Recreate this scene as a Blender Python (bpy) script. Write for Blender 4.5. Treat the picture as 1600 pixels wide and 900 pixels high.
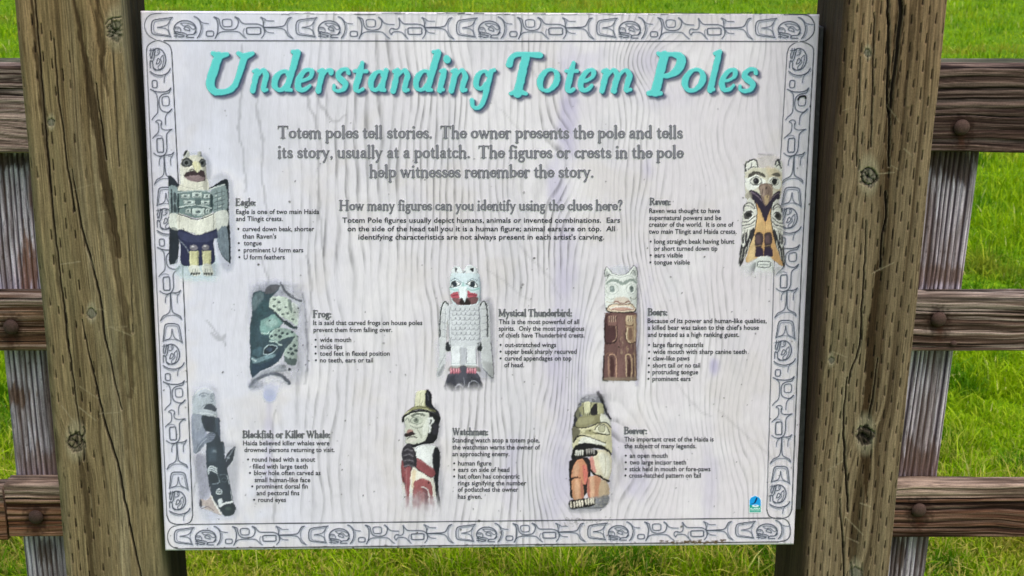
import bpy, bmesh, math, random
import numpy as np
from mathutils import Vector, Matrix

for o in list(bpy.data.objects): bpy.data.objects.remove(o)
scene = bpy.context.scene
# ------------------------------------------------------------------ camera
FPX = 2200.0                                     # focal length in pixels of a 1600 wide frame
PITCH = math.radians(17.4)
CAM = np.array([0.0, -1.74, 1.62])
cd = bpy.data.cameras.new('camera'); cam = bpy.data.objects.new('camera', cd); scene.collection.objects.link(cam)
cd.sensor_width = 36.0; cd.lens = FPX / 1600.0 * 36.0; cd.clip_start = 0.05; cd.clip_end = 400
cam.location = CAM.tolist(); cam.rotation_euler = (math.pi / 2 - PITCH, 0, 0)
scene.camera = cam
cd.dof.use_dof = True; cd.dof.focus_distance = 1.84; cd.dof.aperture_fstop = 18.0
# ------------------------------------------------------------------ light: bright overcast day
SUN_EL, SUN_AZ = 64.0, 140.0
w = bpy.data.worlds.new("World"); scene.world = w; w.use_nodes = True
nt = w.node_tree; bg = nt.nodes['Background']
sky = nt.nodes.new('ShaderNodeTexSky'); sky.sky_type = 'NISHITA'; sky.sun_disc = False
sky.sun_elevation = math.radians(SUN_EL); sky.sun_rotation = math.radians(SUN_AZ)
sky.air_density = 1.0; sky.dust_density = 4.0; sky.ozone_density = 1.5
nt.links.new(sky.outputs[0], bg.inputs[0]); bg.inputs[1].default_value = 0.15
sl = bpy.data.lights.new('sun', 'SUN'); so = bpy.data.objects.new('sun', sl); scene.collection.objects.link(so)
sl.energy = 1.15; sl.angle = math.radians(60); sl.color = (1.0, 0.945, 0.925)
az = math.radians(SUN_AZ); el = math.radians(SUN_EL)
dvec = Vector((math.sin(az) * math.cos(el), math.cos(az) * math.cos(el), math.sin(el)))   # towards the sun
so.rotation_euler = dvec.to_track_quat('Z', 'Y').to_euler(); so.location = (0, 0, 6)
scene.view_settings.view_transform = 'Standard'; scene.view_settings.look = 'None'
scene.view_settings.gamma = 1.0; scene.view_settings.use_curve_mapping = False
scene.view_settings.exposure = 0.66
# ------------------------------------------------------------------ raster helpers (flat print painted shape by shape)
def lin(c):
    """sRGB 0-255 (tuple or hex string) -> linear"""
    if isinstance(c, str):
        c = tuple(int(c[i:i + 2], 16) for i in (0, 2, 4))
    c = np.asarray(c, float) / 255.0
    return np.where(c <= 0.04045, c / 12.92, ((c + 0.055) / 1.055) ** 2.4)

def hash2(ix, iy, seed):
    n = (ix.astype(np.int64) * 374761393 + iy.astype(np.int64) * 668265263 + seed * 1274126177) & 0x7fffffff
    n = ((n ^ (n >> 13)) * 1274126177) & 0x7fffffff
    n = ((n ^ (n >> 16)) * 668265263) & 0x7fffffff
    return ((n ^ (n >> 15)) & 0xffff) / 65535.0

def vnoise(x, y, seed=0):
    x = np.asarray(x, float); y = np.asarray(y, float)
    ix = np.floor(x).astype(np.int64); iy = np.floor(y).astype(np.int64)
    fx = x - ix; fy = y - iy
    fx = fx * fx * (3 - 2 * fx); fy = fy * fy * (3 - 2 * fy)
    a = hash2(ix, iy, seed); b = hash2(ix + 1, iy, seed); c = hash2(ix, iy + 1, seed); d = hash2(ix + 1, iy + 1, seed)
    return (a * (1 - fx) + b * fx) * (1 - fy) + (c * (1 - fx) + d * fx) * fy

def fbm(x, y, seed=0, octv=4):
    v = 0; a = 0.5; t = 0
    for o in range(octv):
        v = v + a * vnoise(x * 2 ** o, y * 2 ** o, seed + 17 * o); t += a; a *= 0.55
    return v / t

def sstep(a, b, x):
    t = np.clip((x - a) / (b - a), 0, 1)
    return t * t * (3 - 2 * t)

def pts_of(s):
    if isinstance(s, str):
        return [tuple(float(v) for v in p.split(',')) for p in s.split()]
    return [tuple(p) for p in s]

def catmull(P, closed=False, n=4):
    P = np.asarray(P, float)
    m = len(P)
    if m < 3:
        return P
    out = []
    rng = range(m) if closed else range(m - 1)
    for i in rng:
        if closed:
            p0, p1, p2, p3 = P[(i - 1) % m], P[i], P[(i + 1) % m], P[(i + 2) % m]
        else:
            p0, p1, p2, p3 = P[max(i - 1, 0)], P[i], P[i + 1], P[min(i + 2, m - 1)]
        for k in range(n):
            t = k / n
            out.append(0.5 * ((2 * p1) + (-p0 + p2) * t + (2 * p0 - 5 * p1 + 4 * p2 - p3) * t * t + (-p0 + 3 * p1 - 3 * p2 + p3) * t ** 3))
    if not closed:
        out.append(P[-1])
    return np.array(out)

def sd_line(X, Y, P):
    """signed distance to a polyline with a radius per point (x, y, r)"""
    d = np.full(X.shape, 1e6)
    for i in range(len(P) - 1):
        ax, ay, ar = P[i]; bx, by, br = P[i + 1]
        dx, dy = bx - ax, by - ay
        L = dx * dx + dy * dy + 1e-9
        t = np.clip(((X - ax) * dx + (Y - ay) * dy) / L, 0, 1)
        d = np.minimum(d, np.hypot(X - ax - t * dx, Y - ay - t * dy) - (ar + (br - ar) * t))
    return d

def sd_poly(X, Y, P):
    d = np.full(X.shape, 1e12); s = np.zeros(X.shape, bool)
    n = len(P)
    for i in range(n):
        ax, ay = P[i][:2]; bx, by = P[(i + 1) % n][:2]
        dx, dy = bx - ax, by - ay
        L = dx * dx + dy * dy + 1e-9
        t = np.clip(((X - ax) * dx + (Y - ay) * dy) / L, 0, 1)
        d = np.minimum(d, (X - ax - t * dx) ** 2 + (Y - ay - t * dy) ** 2)
        if by != ay:
            s ^= ((ay > Y) != (by > Y)) & (X < dx * (Y - ay) / dy + ax)
    d = np.sqrt(d)
    return np.where(s, -d, d)

class Canvas:
    """RGBA raster in photo-pixel units; shapes are given in a local frame (ox, oy, scale)"""
    def __init__(c, x0, y0, x1, y1, step=1.0, ox=0, oy=0, sc=1.0):
        c.x = np.arange(x0, x1 + step * .5, step); c.y = np.arange(y0, y1 + step * .5, step)
        c.X, c.Y = np.meshgrid(c.x, c.y)
        c.rgb = np.zeros(c.X.shape + (3,)); c.a = np.zeros(c.X.shape)
        c.ox, c.oy, c.sc, c.step = ox, oy, sc, step
    def loc(c, P):
        return [((p[0] / c.sc + c.ox), (p[1] / c.sc + c.oy)) + tuple(q / c.sc for q in p[2:]) for p in P]
    def win(c, P, pad):
        xs = [p[0] for p in P]; ys = [p[1] for p in P]
        i0 = max(int((min(xs) - pad - c.x[0]) / c.step), 0); i1 = min(int((max(xs) + pad - c.x[0]) / c.step) + 2, len(c.x))
        j0 = max(int((min(ys) - pad - c.y[0]) / c.step), 0); j1 = min(int((max(ys) + pad - c.y[0]) / c.step) + 2, len(c.y))
        return (slice(j0, max(j1, j0)), slice(i0, max(i1, i0)))
    def comp(c, w, al, col):
        col = lin(col)
        A = c.a[w]; o = al + A * (1 - al)
        k = np.where(o > 1e-6, al / np.maximum(o, 1e-6), 0)[..., None]
        c.rgb[w] = c.rgb[w] * (1 - k) + col * k
        c.a[w] = o
    def p(c, s, col, fe=0.6, a=1.0, sm=True, clip=False):
        """filled polygon"""
        P = c.loc(pts_of(s))
        if sm: P = [tuple(q) for q in catmull([q[:2] for q in P], True)]
        w = c.win(P, fe * 2 + 2)
        if c.X[w].size == 0: return
        al = a * (1 - sstep(-fe, fe, sd_poly(c.X[w], c.Y[w], P)))
        if clip: al = al * c.a[w]
        c.comp(w, al, col)
    def l(c, s, wd, col, fe=0.5, a=1.0, sm=True, clip=False, w2=None):
        """stroke; wd = width in local units (start), w2 = width at the end"""
        P = pts_of(s); n = len(P); w2 = wd if w2 is None else w2
        P = [(p[0], p[1], (p[2] if len(p) > 2 else (wd + (w2 - wd) * i / max(n - 1, 1)) / 2)) for i, p in enumerate(P)]
        P = c.loc(P)
        if sm: P = [tuple(q) for q in catmull(P)]
        w = c.win(P, fe * 2 + 2 + max(q[2] for q in P))
        if c.X[w].size == 0: return
        al = a * (1 - sstep(-fe, fe, sd_line(c.X[w], c.Y[w], P)))
        if clip: al = al * c.a[w]
        c.comp(w, al, col)
    def e(c, cx, cy, rx, ry, col, rot=0, fe=0.6, a=1.0, clip=False):
        t = np.linspace(0, 2 * np.pi, 20, endpoint=False); r = math.radians(rot)
        P = [(cx + rx * math.cos(q) * math.cos(r) - ry * math.sin(q) * math.sin(r), cy + rx * math.cos(q) * math.sin(r) + ry * math.sin(q) * math.cos(r)) for q in t]
        c.p(P, col, fe, a, False, clip)
    def ring(c, cx, cy, rx, ry, wd, col, a=1.0, rot=0, t0=0, t1=360, clip=False):
        t = np.radians(np.linspace(t0, t1, 21)); r = math.radians(rot)
        c.l([(cx + rx * math.cos(q) * math.cos(r) - ry * math.sin(q) * math.sin(r), cy + rx * math.cos(q) * math.sin(r) + ry * math.sin(q) * math.cos(r)) for q in t], wd, col, a=a, sm=False, clip=clip)
    def grain(c, amp=0.12, fx=.35, fy=.12, seed=3, warp=1.0, vol=.22):
        """printed-photograph look: ragged edges, rounded volume, wood grain, faded inks"""
        H, W = c.a.shape
        jx = np.clip(np.arange(W)[None, :] + np.round((fbm(c.X * .45, c.Y * .3, seed + 2, 2) - .5) * 3.6 * warp), 0, W - 1).astype(int)
        jy = np.clip(np.arange(H)[:, None] + np.round((fbm(c.X * .45, c.Y * .3, seed + 5, 2) - .5) * 3.6 * warp), 0, H - 1).astype(int)
        c.rgb = .55 * c.rgb[jy, jx] + .45 * c.rgb; c.a = .5 * c.a[jy, jx] + .5 * c.a
        solid = c.a > .9
        for j in range(H):
            k = np.where(solid[j])[0]
            if len(k) > 8:
                m = (np.arange(W) - (k[0] + k[-1]) * .5) / ((k[-1] - k[0]) * .5 + 1)
                sh = 1 - vol * np.clip(m, -1, 1.1) ** 2 - vol * .5 * np.clip(m, -1, 1) + vol * .12
                c.rgb[j] *= sh[:, None]
        n = fbm(c.X * fx, c.Y * fy, seed) - .5
        m = fbm(c.X * .8, c.Y * .8, seed + 9, 2) - .5
        b = fbm(c.X * .09, c.Y * .07, seed + 31, 3) - .5
        c.rgb *= np.clip(1 + (2.6 * amp * n + 2.2 * amp * m + 3 * amp * b), 0, 2)[..., None]
        # soft relief from the luminance, as carved wood lit from the upper left
        L = c.rgb.mean(-1) ** .5
        g = np.zeros_like(L); g[1:, 1:] = L[1:, 1:] - L[:-1, :-1]
        c.rgb *= np.clip(1 + .55 * g, .6, 1.5)[..., None]
        ex = np.minimum(np.arange(W), np.arange(W)[::-1])[None, :]; ey = np.minimum(np.arange(H), np.arange(H)[::-1])[:, None]
        c.a *= sstep(0, 5, np.minimum(ex, ey))
        gray = c.rgb.mean(-1, keepdims=True)
        c.rgb = gray + (c.rgb - gray) * .80
        c.rgb = np.clip(c.rgb, 0, 1) ** 1.12 * 1.06
    def fade(c, y0, y1):
        """alpha runs from 1 at local y0 to 0 at local y1"""
        Y0 = y0 / c.sc + c.oy; Y1 = y1 / c.sc + c.oy
        n = (fbm(c.X * .15, c.Y * .1, 5) - .5) * abs(Y1 - Y0) * .5
        t = np.clip((c.Y + n - Y0) / (Y1 - Y0), 0, 1)
        c.a *= 1 - t * t * (3 - 2 * t)
# ------------------------------------------------------------------ old-style serif lettering, drawn stroke by stroke
# units: x-height 10, ascender 17, cap height 16, descender -6. L = straight strokes, C = smooth strokes, E = elliptical arc
TK, TN = 1.15, 0.55
def _sf(x, y, w=1.9): return ('L', [(x - w, y + .35, .42), (x + w, y + .35, .42)])
def _st(x, y0, y1, k=1.0): return ('L', [(x, y0, TK * k), (x, y1, TK * k)])
def _flag(x, y): return ('L', [(x - 2.0, y - 1.3, .35), (x - .4, y - .6, .9)])
def _arch(x0, x1): return ('C', [(x0 + .6, 6.8, .45), (x0 + 2.2, 8.9, .7), (x1 - 1.8, 9.1, .95), (x1, 7.0, TK), (x1, 5, TK)])
GL = {
 'o': (10.4, [('E', 5.2, 5, 4.1, 4.5, 0, 360)]),
 'c': (8.8, [('E', 5, 5, 3.9, 4.5, 48, 318), ('L', [(7.5, 8, .9), (7.2, 8, .9)])]),
 'e': (9.2, [('E', 4.9, 5, 3.9, 4.5, 5, 322), ('L', [(1.6, 5.4, .5), (8.4, 5.4, .5)])]),
 'a': (9.4, [('C', [(2.2, 7.6, .9), (3.0, 9.1, .6), (5.0, 9.4, .7), (6.5, 8, 1.1), (6.6, 5.8, TK)]), ('L', [(6.6, 6, TK), (6.6, 1.3, TK)]), ('L', [(6.7, 1.1, .9), (8.6, .5, .4)]),
             ('C', [(6.4, 5.9, .5), (3.4, 5, .8), (2.0, 2.9, 1.1), (2.8, .9, .8), (4.6, .7, .5), (6.5, 2.0, .5)])]),
 'b': (10.6, [_st(2.4, 16, .6), _flag(2.4, 17), ('E', 5.7, 5, 3.7, 4.4, -150, 150)]),
 'd': (10.8, [_st(8, 16, .6), _flag(8, 17), ('L', [(8, .6, .8), (9.8, .6, .4)]), ('E', 4.8, 5, 3.7, 4.4, 30, 330)]),
 'f': (6.8, [('C', [(3.0, 0, TK), (3.0, 9, TK), (3.1, 14, 1.1), (4.4, 16.2, .7), (6.4, 16, .7), (6.9, 15, .8)]), ('L', [(.6, 9.2, .5), (5.8, 9.2, .5)]), _sf(3, 0, 2.1)]),
 'g': (9.4, [('E', 4.4, 6.6, 3.0, 2.8, 0, 360), ('L', [(6.6, 8.6, .5), (8.8, 9.4, .7)]), ('C', [(3, 4.1, .5), (1.9, 2.6, .7), (3.2, 1.2, .9), (6.6, .6, 1), (8, -1.6, 1), (6.4, -4.4, .8), (3.4, -4.6, .8), (1.4, -3, .8), (2, -.8, .5), (3.6, .6, .4)])]),
 'h': (11, [_st(2.4, 16, 0), _flag(2.4, 17), _arch(2.4, 8.4), _st(8.4, 5, 0), _sf(2.4, 0), _sf(8.4, 0)]),
 'i': (5.2, [_st(2.5, 9, 0), _flag(2.5, 10), _sf(2.5, 0), ('L', [(2.4, 14.2, 1.25), (2.5, 14.2, 1.25)])]),
 'j': (5.2, [_st(2.5, 9, -4), ('L', [(2.4, 14.2, 1.25), (2.5, 14.2, 1.25)])]),
 'k': (10.6, [_st(2.4, 16, 0), _flag(2.4, 17), _sf(2.4, 0), ('L', [(2.8, 4, .5), (8, 9.2, .6)]), ('L', [(4.4, 5.4, 1), (8.8, 0.6, 1)]), _sf(8, 9, 1.4), _sf(8.8, 0, 1.5)]),
 'l': (5.2, [_st(2.5, 16, 0), _flag(2.5, 17), _sf(2.5, 0)]),
 'm': (16.4, [_st(2.4, 9, 0), _flag(2.4, 10), _arch(2.4, 8.2), _st(8.2, 5, 0), _arch(8.2, 14), _st(14, 5, 0), _sf(2.4, 0, 1.7), _sf(8.2, 0, 1.7), _sf(14, 0, 1.7)]),
 'n': (11, [_st(2.4, 9, 0), _flag(2.4, 10), _arch(2.4, 8.4), _st(8.4, 5, 0), _sf(2.4, 0), _sf(8.4, 0)]),
 'p': (10.8, [_st(2.4, 9, -5.6), _flag(2.4, 10), _sf(2.4, -6), ('E', 5.8, 5, 3.7, 4.4, -150, 150)]),
 'r': (7.8, [_st(2.4, 9, 0), _flag(2.4, 10), _sf(2.4, 0), ('C', [(3, 7, .5), (4.6, 9, .6), (6.3, 9, .95), (6.8, 8.2, .9)])]),
 's': (8.0, [('C', [(6.6, 7.8, .7), (5.8, 9.3, .5), (3.6, 9.4, .7), (2, 7.8, .95), (2.6, 6.1, 1.1), (4.8, 4.7, 1.2), (6.5, 3.2, 1.1), (6.2, 1.2, .9), (4, .5, .6), (1.9, 1.1, .5), (1.4, 2.6, .7)])]),
 't': (6.8, [('C', [(3, 12.8, .5), (3, 9.4, TK), (3, 3, TK), (3.6, 1, 1), (5, .6, .7), (6.2, 1.4, .4)]), ('L', [(.6, 9.2, .5), (5.8, 9.2, .5)])]),
 'u': (11, [_st(2.4, 9, 3), ('C', [(2.4, 4, TK), (2.8, 1.6, 1), (4.6, .6, .8), (6.6, 1, .6), (8.2, 2.6, .5)]), _st(8.4, 9, .6), ('L', [(8.4, .6, .8), (10.2, .5, .4)]), _flag(2.4, 10), _flag(8.4, 10)]),
 'v': (9.8, [('L', [(1.6, 9.2, TK), (5, 1, TK)]), ('L', [(8.2, 9.2, .6), (5.1, .8, .6)]), _sf(1.6, 9, 1.5), _sf(8.2, 9, 1.4)]),
 'w': (14.6, [('L', [(1.6, 9.2, TK), (4.6, 1, TK)]), ('L', [(7.4, 9, .6), (4.8, .8, .6)]), ('L', [(7, 9.2, TK), (10, 1, TK)]), ('L', [(13, 9.2, .6), (10.2, .8, .6)]), _sf(1.6, 9, 1.5), _sf(7, 9, 1.4), _sf(13, 9, 1.3)]),
 'x': (9.8, [('L', [(1.6, 9, TK), (8, .6, TK)]), ('L', [(8, 9, .6), (1.6, .6, .6)])]),
 'y': (10, [('L', [(1.6, 9.2, TK), (5.2, 1, TK)]), ('C', [(8.4, 9.2, .6), (5.4, 1.4, .7), (3.6, -3.4, .9), (2.2, -5, 1.1)]), _sf(1.6, 9, 1.5), _sf(8.4, 9, 1.4)]),
 'T': (14.5, [_st(7, 15, .4, 1.15), _sf(7, 0, 3), ('L', [(1, 15.4, .7), (13, 15.4, .7)]), ('L', [(1.2, 15, .7), (.7, 12.2, .4)]), ('L', [(12.9, 15, .7), (13.4, 12.2, .4)])]),
 'H': (17, [_st(3, 15.4, .4, 1.15), _st(13.4, 15.4, .4, 1.15), ('L', [(3, 8, .6), (13.4, 8, .6)]), _sf(3, 0, 2.6), _sf(13.4, 0, 2.6), _sf(3, 15.4, 2.6), _sf(13.4, 15.4, 2.6)]),
 'E': (13, [_st(3, 15.4, .4, 1.15), ('L', [(1, 15.4, .6), (10.8, 15.4, .6), (11.4, 12.6, .4)]), ('L', [(3, 8.2, .6), (8.8, 8.2, .6)]), ('L', [(8.8, 10, .4), (8.8, 6.4, .4)]), ('L', [(1, .6, .6), (11, .6, .7), (12, 3.8, .4)])]),
 'F': (12.4, [_st(3, 15.4, .4, 1.15), ('L', [(1, 15.4, .6), (10.8, 15.4, .6), (11.4, 12.4, .4)]), ('L', [(3, 8.2, .6), (8.8, 8.2, .6)]), ('L', [(8.8, 10, .4), (8.8, 6.4, .4)]), _sf(3, 0, 2.6)]),
 'M': (19, [_st(2.8, 15.4, .4, .7), ('L', [(3.2, 15.2, 1.2), (9, 2, 1.1)]), ('L', [(15.4, 15.2, .7), (9.2, 2, .7)]), _st(15.6, 15.4, .4, 1.15), _sf(2.8, 0, 2.2), _sf(15.6, 0, 2.6), _sf(2.6, 15.4, 2), _sf(15.8, 15.4, 2)]),
 'W': (20, [('L', [(2, 15, 1.2), (6.4, 1, 1.1)]), ('L', [(10.4, 14, .6), (6.6, 1, .6)]), ('L', [(9.6, 15, 1.2), (13.8, 1, 1.1)]), ('L', [(18, 15, .6), (14, 1, .6)]), _sf(2, 15.2, 2), _sf(9.6, 15.2, 2), _sf(18, 15.2, 1.9)]),
 'B': (13.4, [_st(3, 15.4, .4, 1.15), ('L', [(1, .6, .6), (6, .6, .6)]), ('L', [(1, 15.4, .6), (6, 15.4, .6)]), ('C', [(6, 15.4, .6), (9.6, 14.6, .9), (10.4, 12, 1.2), (9, 9.2, .8), (6, 8.4, .6)]), ('C', [(6, 8.4, .6), (10.4, 7.6, .9), (11.6, 4.4, 1.25), (10, 1.4, .9), (6, .6, .6)]), ('L', [(3, 8.4, .6), (6, 8.4, .6)])]),
 'K': (16, [_st(3, 15.4, .4, 1.15), _sf(3, 0, 2.6), _sf(3, 15.4, 2.6), ('L', [(3.6, 6.6, .6), (12, 15, .6)]), ('L', [(6.2, 9, 1.1), (13.6, .8, 1.2)]), _sf(12, 15.4, 2), _sf(13.8, 0, 2)]),
 'R': (15, [_st(3, 15.4, .4, 1.15), _sf(3, 0, 2.6), ('L', [(1, 15.4, .6), (6, 15.4, .6)]), ('C', [(6, 15.4, .6), (10, 14.6, .9), (11, 11.8, 1.2), (9.4, 8.8, .8), (5, 8, .6)]), ('C', [(7.4, 8, .9), (10, 4, 1.2), (12.4, 1, 1.1), (14, .6, .5)])]),
 'P': (13.6, [_st(3.2, 15.2, .6, 1.15), _sf(3.2, 0, 2.7), ('L', [(1, 15.3, .7), (6, 15.3, .7)]), ('C', [(5.6, 15.3, .7), (9.8, 14.8, 1.1), (11.4, 11.8, 1.4), (9.8, 8.4, 1), (5, 7.4, .7)])]),
 'U': (17, [('C', [(3.4, 15.2, 1.35), (3.2, 8, 1.35), (3.6, 3.4, 1.2), (6, 1.1, 1), (9, .8, .9), (11.8, 2, .8), (13, 5.4, .7), (13.4, 15.2, .7)]), _sf(3.4, 15.2, 2.9), _sf(13.4, 15.2, 2.7)]),
 '.': (4.4, [('L', [(2.2, 1.1, 1.15), (2.3, 1.1, 1.15)])]),
 ',': (4.4, [('C', [(2.3, 1.1, 1.2), (2.8, 0, .7), (1.8, -2, .4)])]),
 ':': (4.6, [('L', [(2.2, 1.1, 1.2), (2.3, 1.1, 1.2)]), ('L', [(2.2, 7.4, 1.2), (2.3, 7.4, 1.2)])]),
 '?': (8.4, [('C', [(1.6, 12.6, 1), (2.6, 15.4, .7), (5.4, 15.6, 1), (6.6, 12.6, 1.2), (5, 9.4, 1), (3.8, 6.6, .6), (3.8, 4.8, .5)]), ('L', [(3.8, 1.2, 1.2), (3.9, 1.2, 1.2)])]),
 ' ': (5.2, []),
}
# the large slanted title has rounder, single-storey forms
GT = dict(GL)
GT['a'] = (10.4, [('E', 4.9, 4.9, 3.5, 4.2, 35, 330), ('L', [(8, 9.2, 1), (7.9, 1.6, 1.1)]), ('L', [(7.9, 1.2, .9), (9.6, .9, .5)])])
GT['d'] = (10.4, [('E', 4.9, 4.9, 3.5, 4.2, 35, 330), ('L', [(8.2, 16.6, 1.3), (7.9, 1.6, 1.1)]), ('L', [(6.2, 17, .4), (8.6, 16.8, .9)]), ('L', [(7.9, 1.2, .9), (9.8, .9, .5)])])
GT['g'] = (10, [('E', 4.9, 5.2, 3.5, 3.9, 35, 330), ('C', [(8.4, 8.8, .9), (8.2, 2, 1.1), (8, -3.6, 1), (6.4, -6.4, .8), (3.6, -6.2, .7), (2.2, -3.4, .9)]), ('L', [(8.2, 9, .8), (9.8, 9.4, .5)])])
GT['n'] = (10.6, [_st(2.6, 9, .6), ('L', [(.8, 8.8, .5), (2.4, 9.3, .9)]), _arch(2.6, 8), ('C', [(8, 6, TK), (7.9, 2, 1.1), (8.4, .8, .9), (9.8, 1.0, .5)])])
GT['m'] = (16, [_st(2.6, 9, .6), ('L', [(.8, 8.8, .5), (2.4, 9.3, .9)]), _arch(2.6, 8), _st(8, 6, .6), _arch(8, 13.6), ('C', [(13.6, 6, TK), (13.5, 2, 1.1), (14, .8, .9), (15.6, 1.2, .5)])])
GT['r'] = (8, [_st(2.6, 9, .6), ('L', [(.8, 8.8, .5), (2.4, 9.3, .9)]), ('C', [(3, 7, .5), (4.6, 9, .7), (6.6, 9, 1.1), (7.2, 8, 1)])])
GT['i'] = (5, [_st(2.6, 9, .8), ('L', [(.9, 8.8, .5), (2.4, 9.3, .9)]), ('L', [(2.5, .9, .9), (4.2, 1.1, .5)]), ('L', [(2.5, 14.0, 1.5), (2.9, 13.6, 1.5)])])
GT['l'] = (5, [_st(2.6, 16.4, .8), ('L', [(.6, 16.2, .5), (2.8, 17, 1.0)]), ('L', [(2.5, .9, .9), (4.2, 1.1, .5)])])

GT['T'] = (14, [_st(7.4, 15, .8, 1.3), ('C', [(.9, 11.6, 1.2), (1.2, 13.8, 1.0), (2.8, 15.3, .9), (7, 15.5, .9), (13.4, 15.1, 1.2)]), ('C', [(7.4, 3, 1.3), (6.6, 1.6, 1), (4.4, .9, .7)]), ('C', [(7.4, 3, 1.3), (8.6, 1.6, 1), (11.2, .9, .7)])])
GT['P'] = (13.6, [_st(3.6, 15.0, 1.2, 1.35), ('C', [(3.4, 3, 1.1), (2.6, 1.4, .9), (.8, .7, .7), (6, .8, .8)]), ('L', [(.9, 15.6, .6), (3.4, 14.6, 1.2)]), ('C', [(3.4, 15.1, .8), (7, 15.3, .9), (10.4, 14.4, 1.4), (11.4, 11.8, 1.6), (10, 8.8, 1.3), (7.4, 7.5, .9), (4.4, 7.3, .8)])])
GT['U'] = (17, [('C', [(3.6, 14.6, 1.5), (3.0, 8, 1.5), (3.2, 4, 1.45), (5.4, 1.5, 1.2), (9, 1.1, 1.0), (12.2, 2.8, 1.0), (13.2, 6.4, 1.0), (13.6, 14.4, 1.2)]), ('L', [(.9, 15.6, .5), (3.6, 14.4, 1.3), (6.6, 15.2, .6)]), ('L', [(10.8, 15.6, .5), (13.6, 14.2, 1.2), (16.4, 15.6, .5)])])
GT['e'] = (9.2, [('C', [(1.9, 4.6, .7), (5, 5.0, .6), (7.6, 6.4, .8), (7.6, 8.6, 1.0), (5.6, 9.3, .8), (3.2, 8.2, 1), (1.6, 5.0, 1.25), (2.2, 2.0, 1.2), (4.4, .8, .9), (6.6, 1.4, .8), (8.2, 2.8, .6)])])
GT['o'] = (10.4, [('E', 5.2, 5, 4.3, 4.6, 0, 360)])
def glyph_strokes(ch, table, bold=1.0):
    adv, ss = table[ch]
    out = []
    for s in ss:
        if s[0] == 'E':
            _, cx, cy, rx, ry, a0, a1 = s
            P = []
            for a in np.radians(np.linspace(a0, a1, 17)):
                r = TN + (TK * 1.05 - TN) * abs(math.cos(a)) ** 1.4
                P.append((cx + (rx - TK * .5) * math.cos(a), cy + (ry - TN * .4) * math.sin(a), r * bold))
            out.append(np.array(P))
        else:
            P = np.array(s[1], float); P[:, 2] *= bold
            out.append(catmull(P, n=4) if s[0] == 'C' else P)
    return adv, out

def layout(text, table, x0, x1, base, unit, bold=1.0, slant=0.0, gap=0.0):
    """strokes of a line of lettering in photo pixels, stretched to run from x0 to x1"""
    W = sum(table[ch][0] + gap for ch in text)
    kx = (x1 - x0) / W
    out = []; x = 0
    for ch in text:
        adv, ss = glyph_strokes(ch, table, bold)
        for P in ss:
            out.append([(x0 + (x + p[0]) * kx + slant * p[1] * unit, base - p[1] * unit, p[2] * (unit * .6 + kx * .4)) for p in P])
        x += adv + gap
    return out

def stroke_field(c, strokes, pad=4.0, dx=0, dy=0):
    """distance field of a set of strokes on a canvas"""
    D = np.full(c.X.shape, 1e3)
    for P in strokes:
        P = [(p[0] + dx, p[1] + dy, p[2]) for p in P]
        w = c.win(P, pad + max(p[2] for p in P))
        if c.X[w].size:
            D[w] = np.minimum(D[w], sd_line(c.X[w], c.Y[w], P))
    return D
def paint_title():
    c = Canvas(312, 74, 1196, 180, 1.0)
    S = []
    spec = [('U', 322, 398, 148.5, 4.2), ('n', 391, 420, 144, 3.72), ('d', 424, 470, 144, 3.72), ('e', 461, 491, 144, 3.8), ('r', 493, 521, 144, 3.75), ('s', 519, 547, 144, 3.8),
            ('t', 551, 576, 144, 3.6), ('a', 575, 607, 144, 3.7), ('n', 610, 641, 144, 3.7), ('d', 645, 689, 144, 3.72), ('i', 683, 704, 144, 3.7), ('n', 701, 731, 144, 3.7), ('g', 734, 775, 144, 3.7),
            ('T', 791, 848, 149.5, 4.2), ('o', 839, 875, 144, 3.8), ('t', 882, 905, 144, 3.6), ('e', 903, 931, 144, 3.8), ('m', 936, 988, 144, 3.7),
            ('P', 1010, 1071, 149, 4.2), ('o', 1065, 1103, 144, 3.8), ('l', 1105, 1128, 144, 3.72), ('e', 1124, 1152, 144, 3.8), ('s', 1153, 1184, 144, 3.8)]
    sl = .27
    for ch, xa, xb, base, u in spec:
        adv, ss = glyph_strokes(ch, GT, 1.12 if ch in 'UTP' else 1.13)
        Q = [[(p[0] + sl * p[1], p[1], max(p[2], .8)) for p in P] for P in ss]
        lo = min(p[0] - p[2] for P in Q for p in P); hi = max(p[0] + p[2] for P in Q for p in P)
        kx = (xb - xa) / (hi - lo)
        for P in Q:
            S.append([(xa + (p[0] - lo) * kx, base - p[1] * u, p[2] * (u * .5 + kx * .5)) for p in P])
    D = stroke_field(c, S, 6); D2 = stroke_field(c, S, 8, 5.0, 5.0); D3 = stroke_field(c, S, 6, 2.0, 2.0)
    wob = (fbm(c.X * .14, c.Y * .14, 4, 3) - .5) * 1.9
    w = (slice(None), slice(None))
    c.comp(w, .68 * (1 - sstep(-2.0, 3.4, D2 + wob)), (92, 92, 122))
    c.comp(w, .92 * (1 - sstep(-.8, .8, D3 + wob)), (46, 82, 104))
    c.comp(w, 1 - sstep(-.6, .6, D + wob), (98, 206, 204))
    hl = (1 - sstep(-.6, .6, D + wob)) * sstep(-2.2, -.4, D + wob) * .55
    c.comp(w, hl * (sstep(-.5, .5, stroke_field(c, S, 6, 1.0, 1.2) - D)), (128, 224, 210))
    return c

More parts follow.
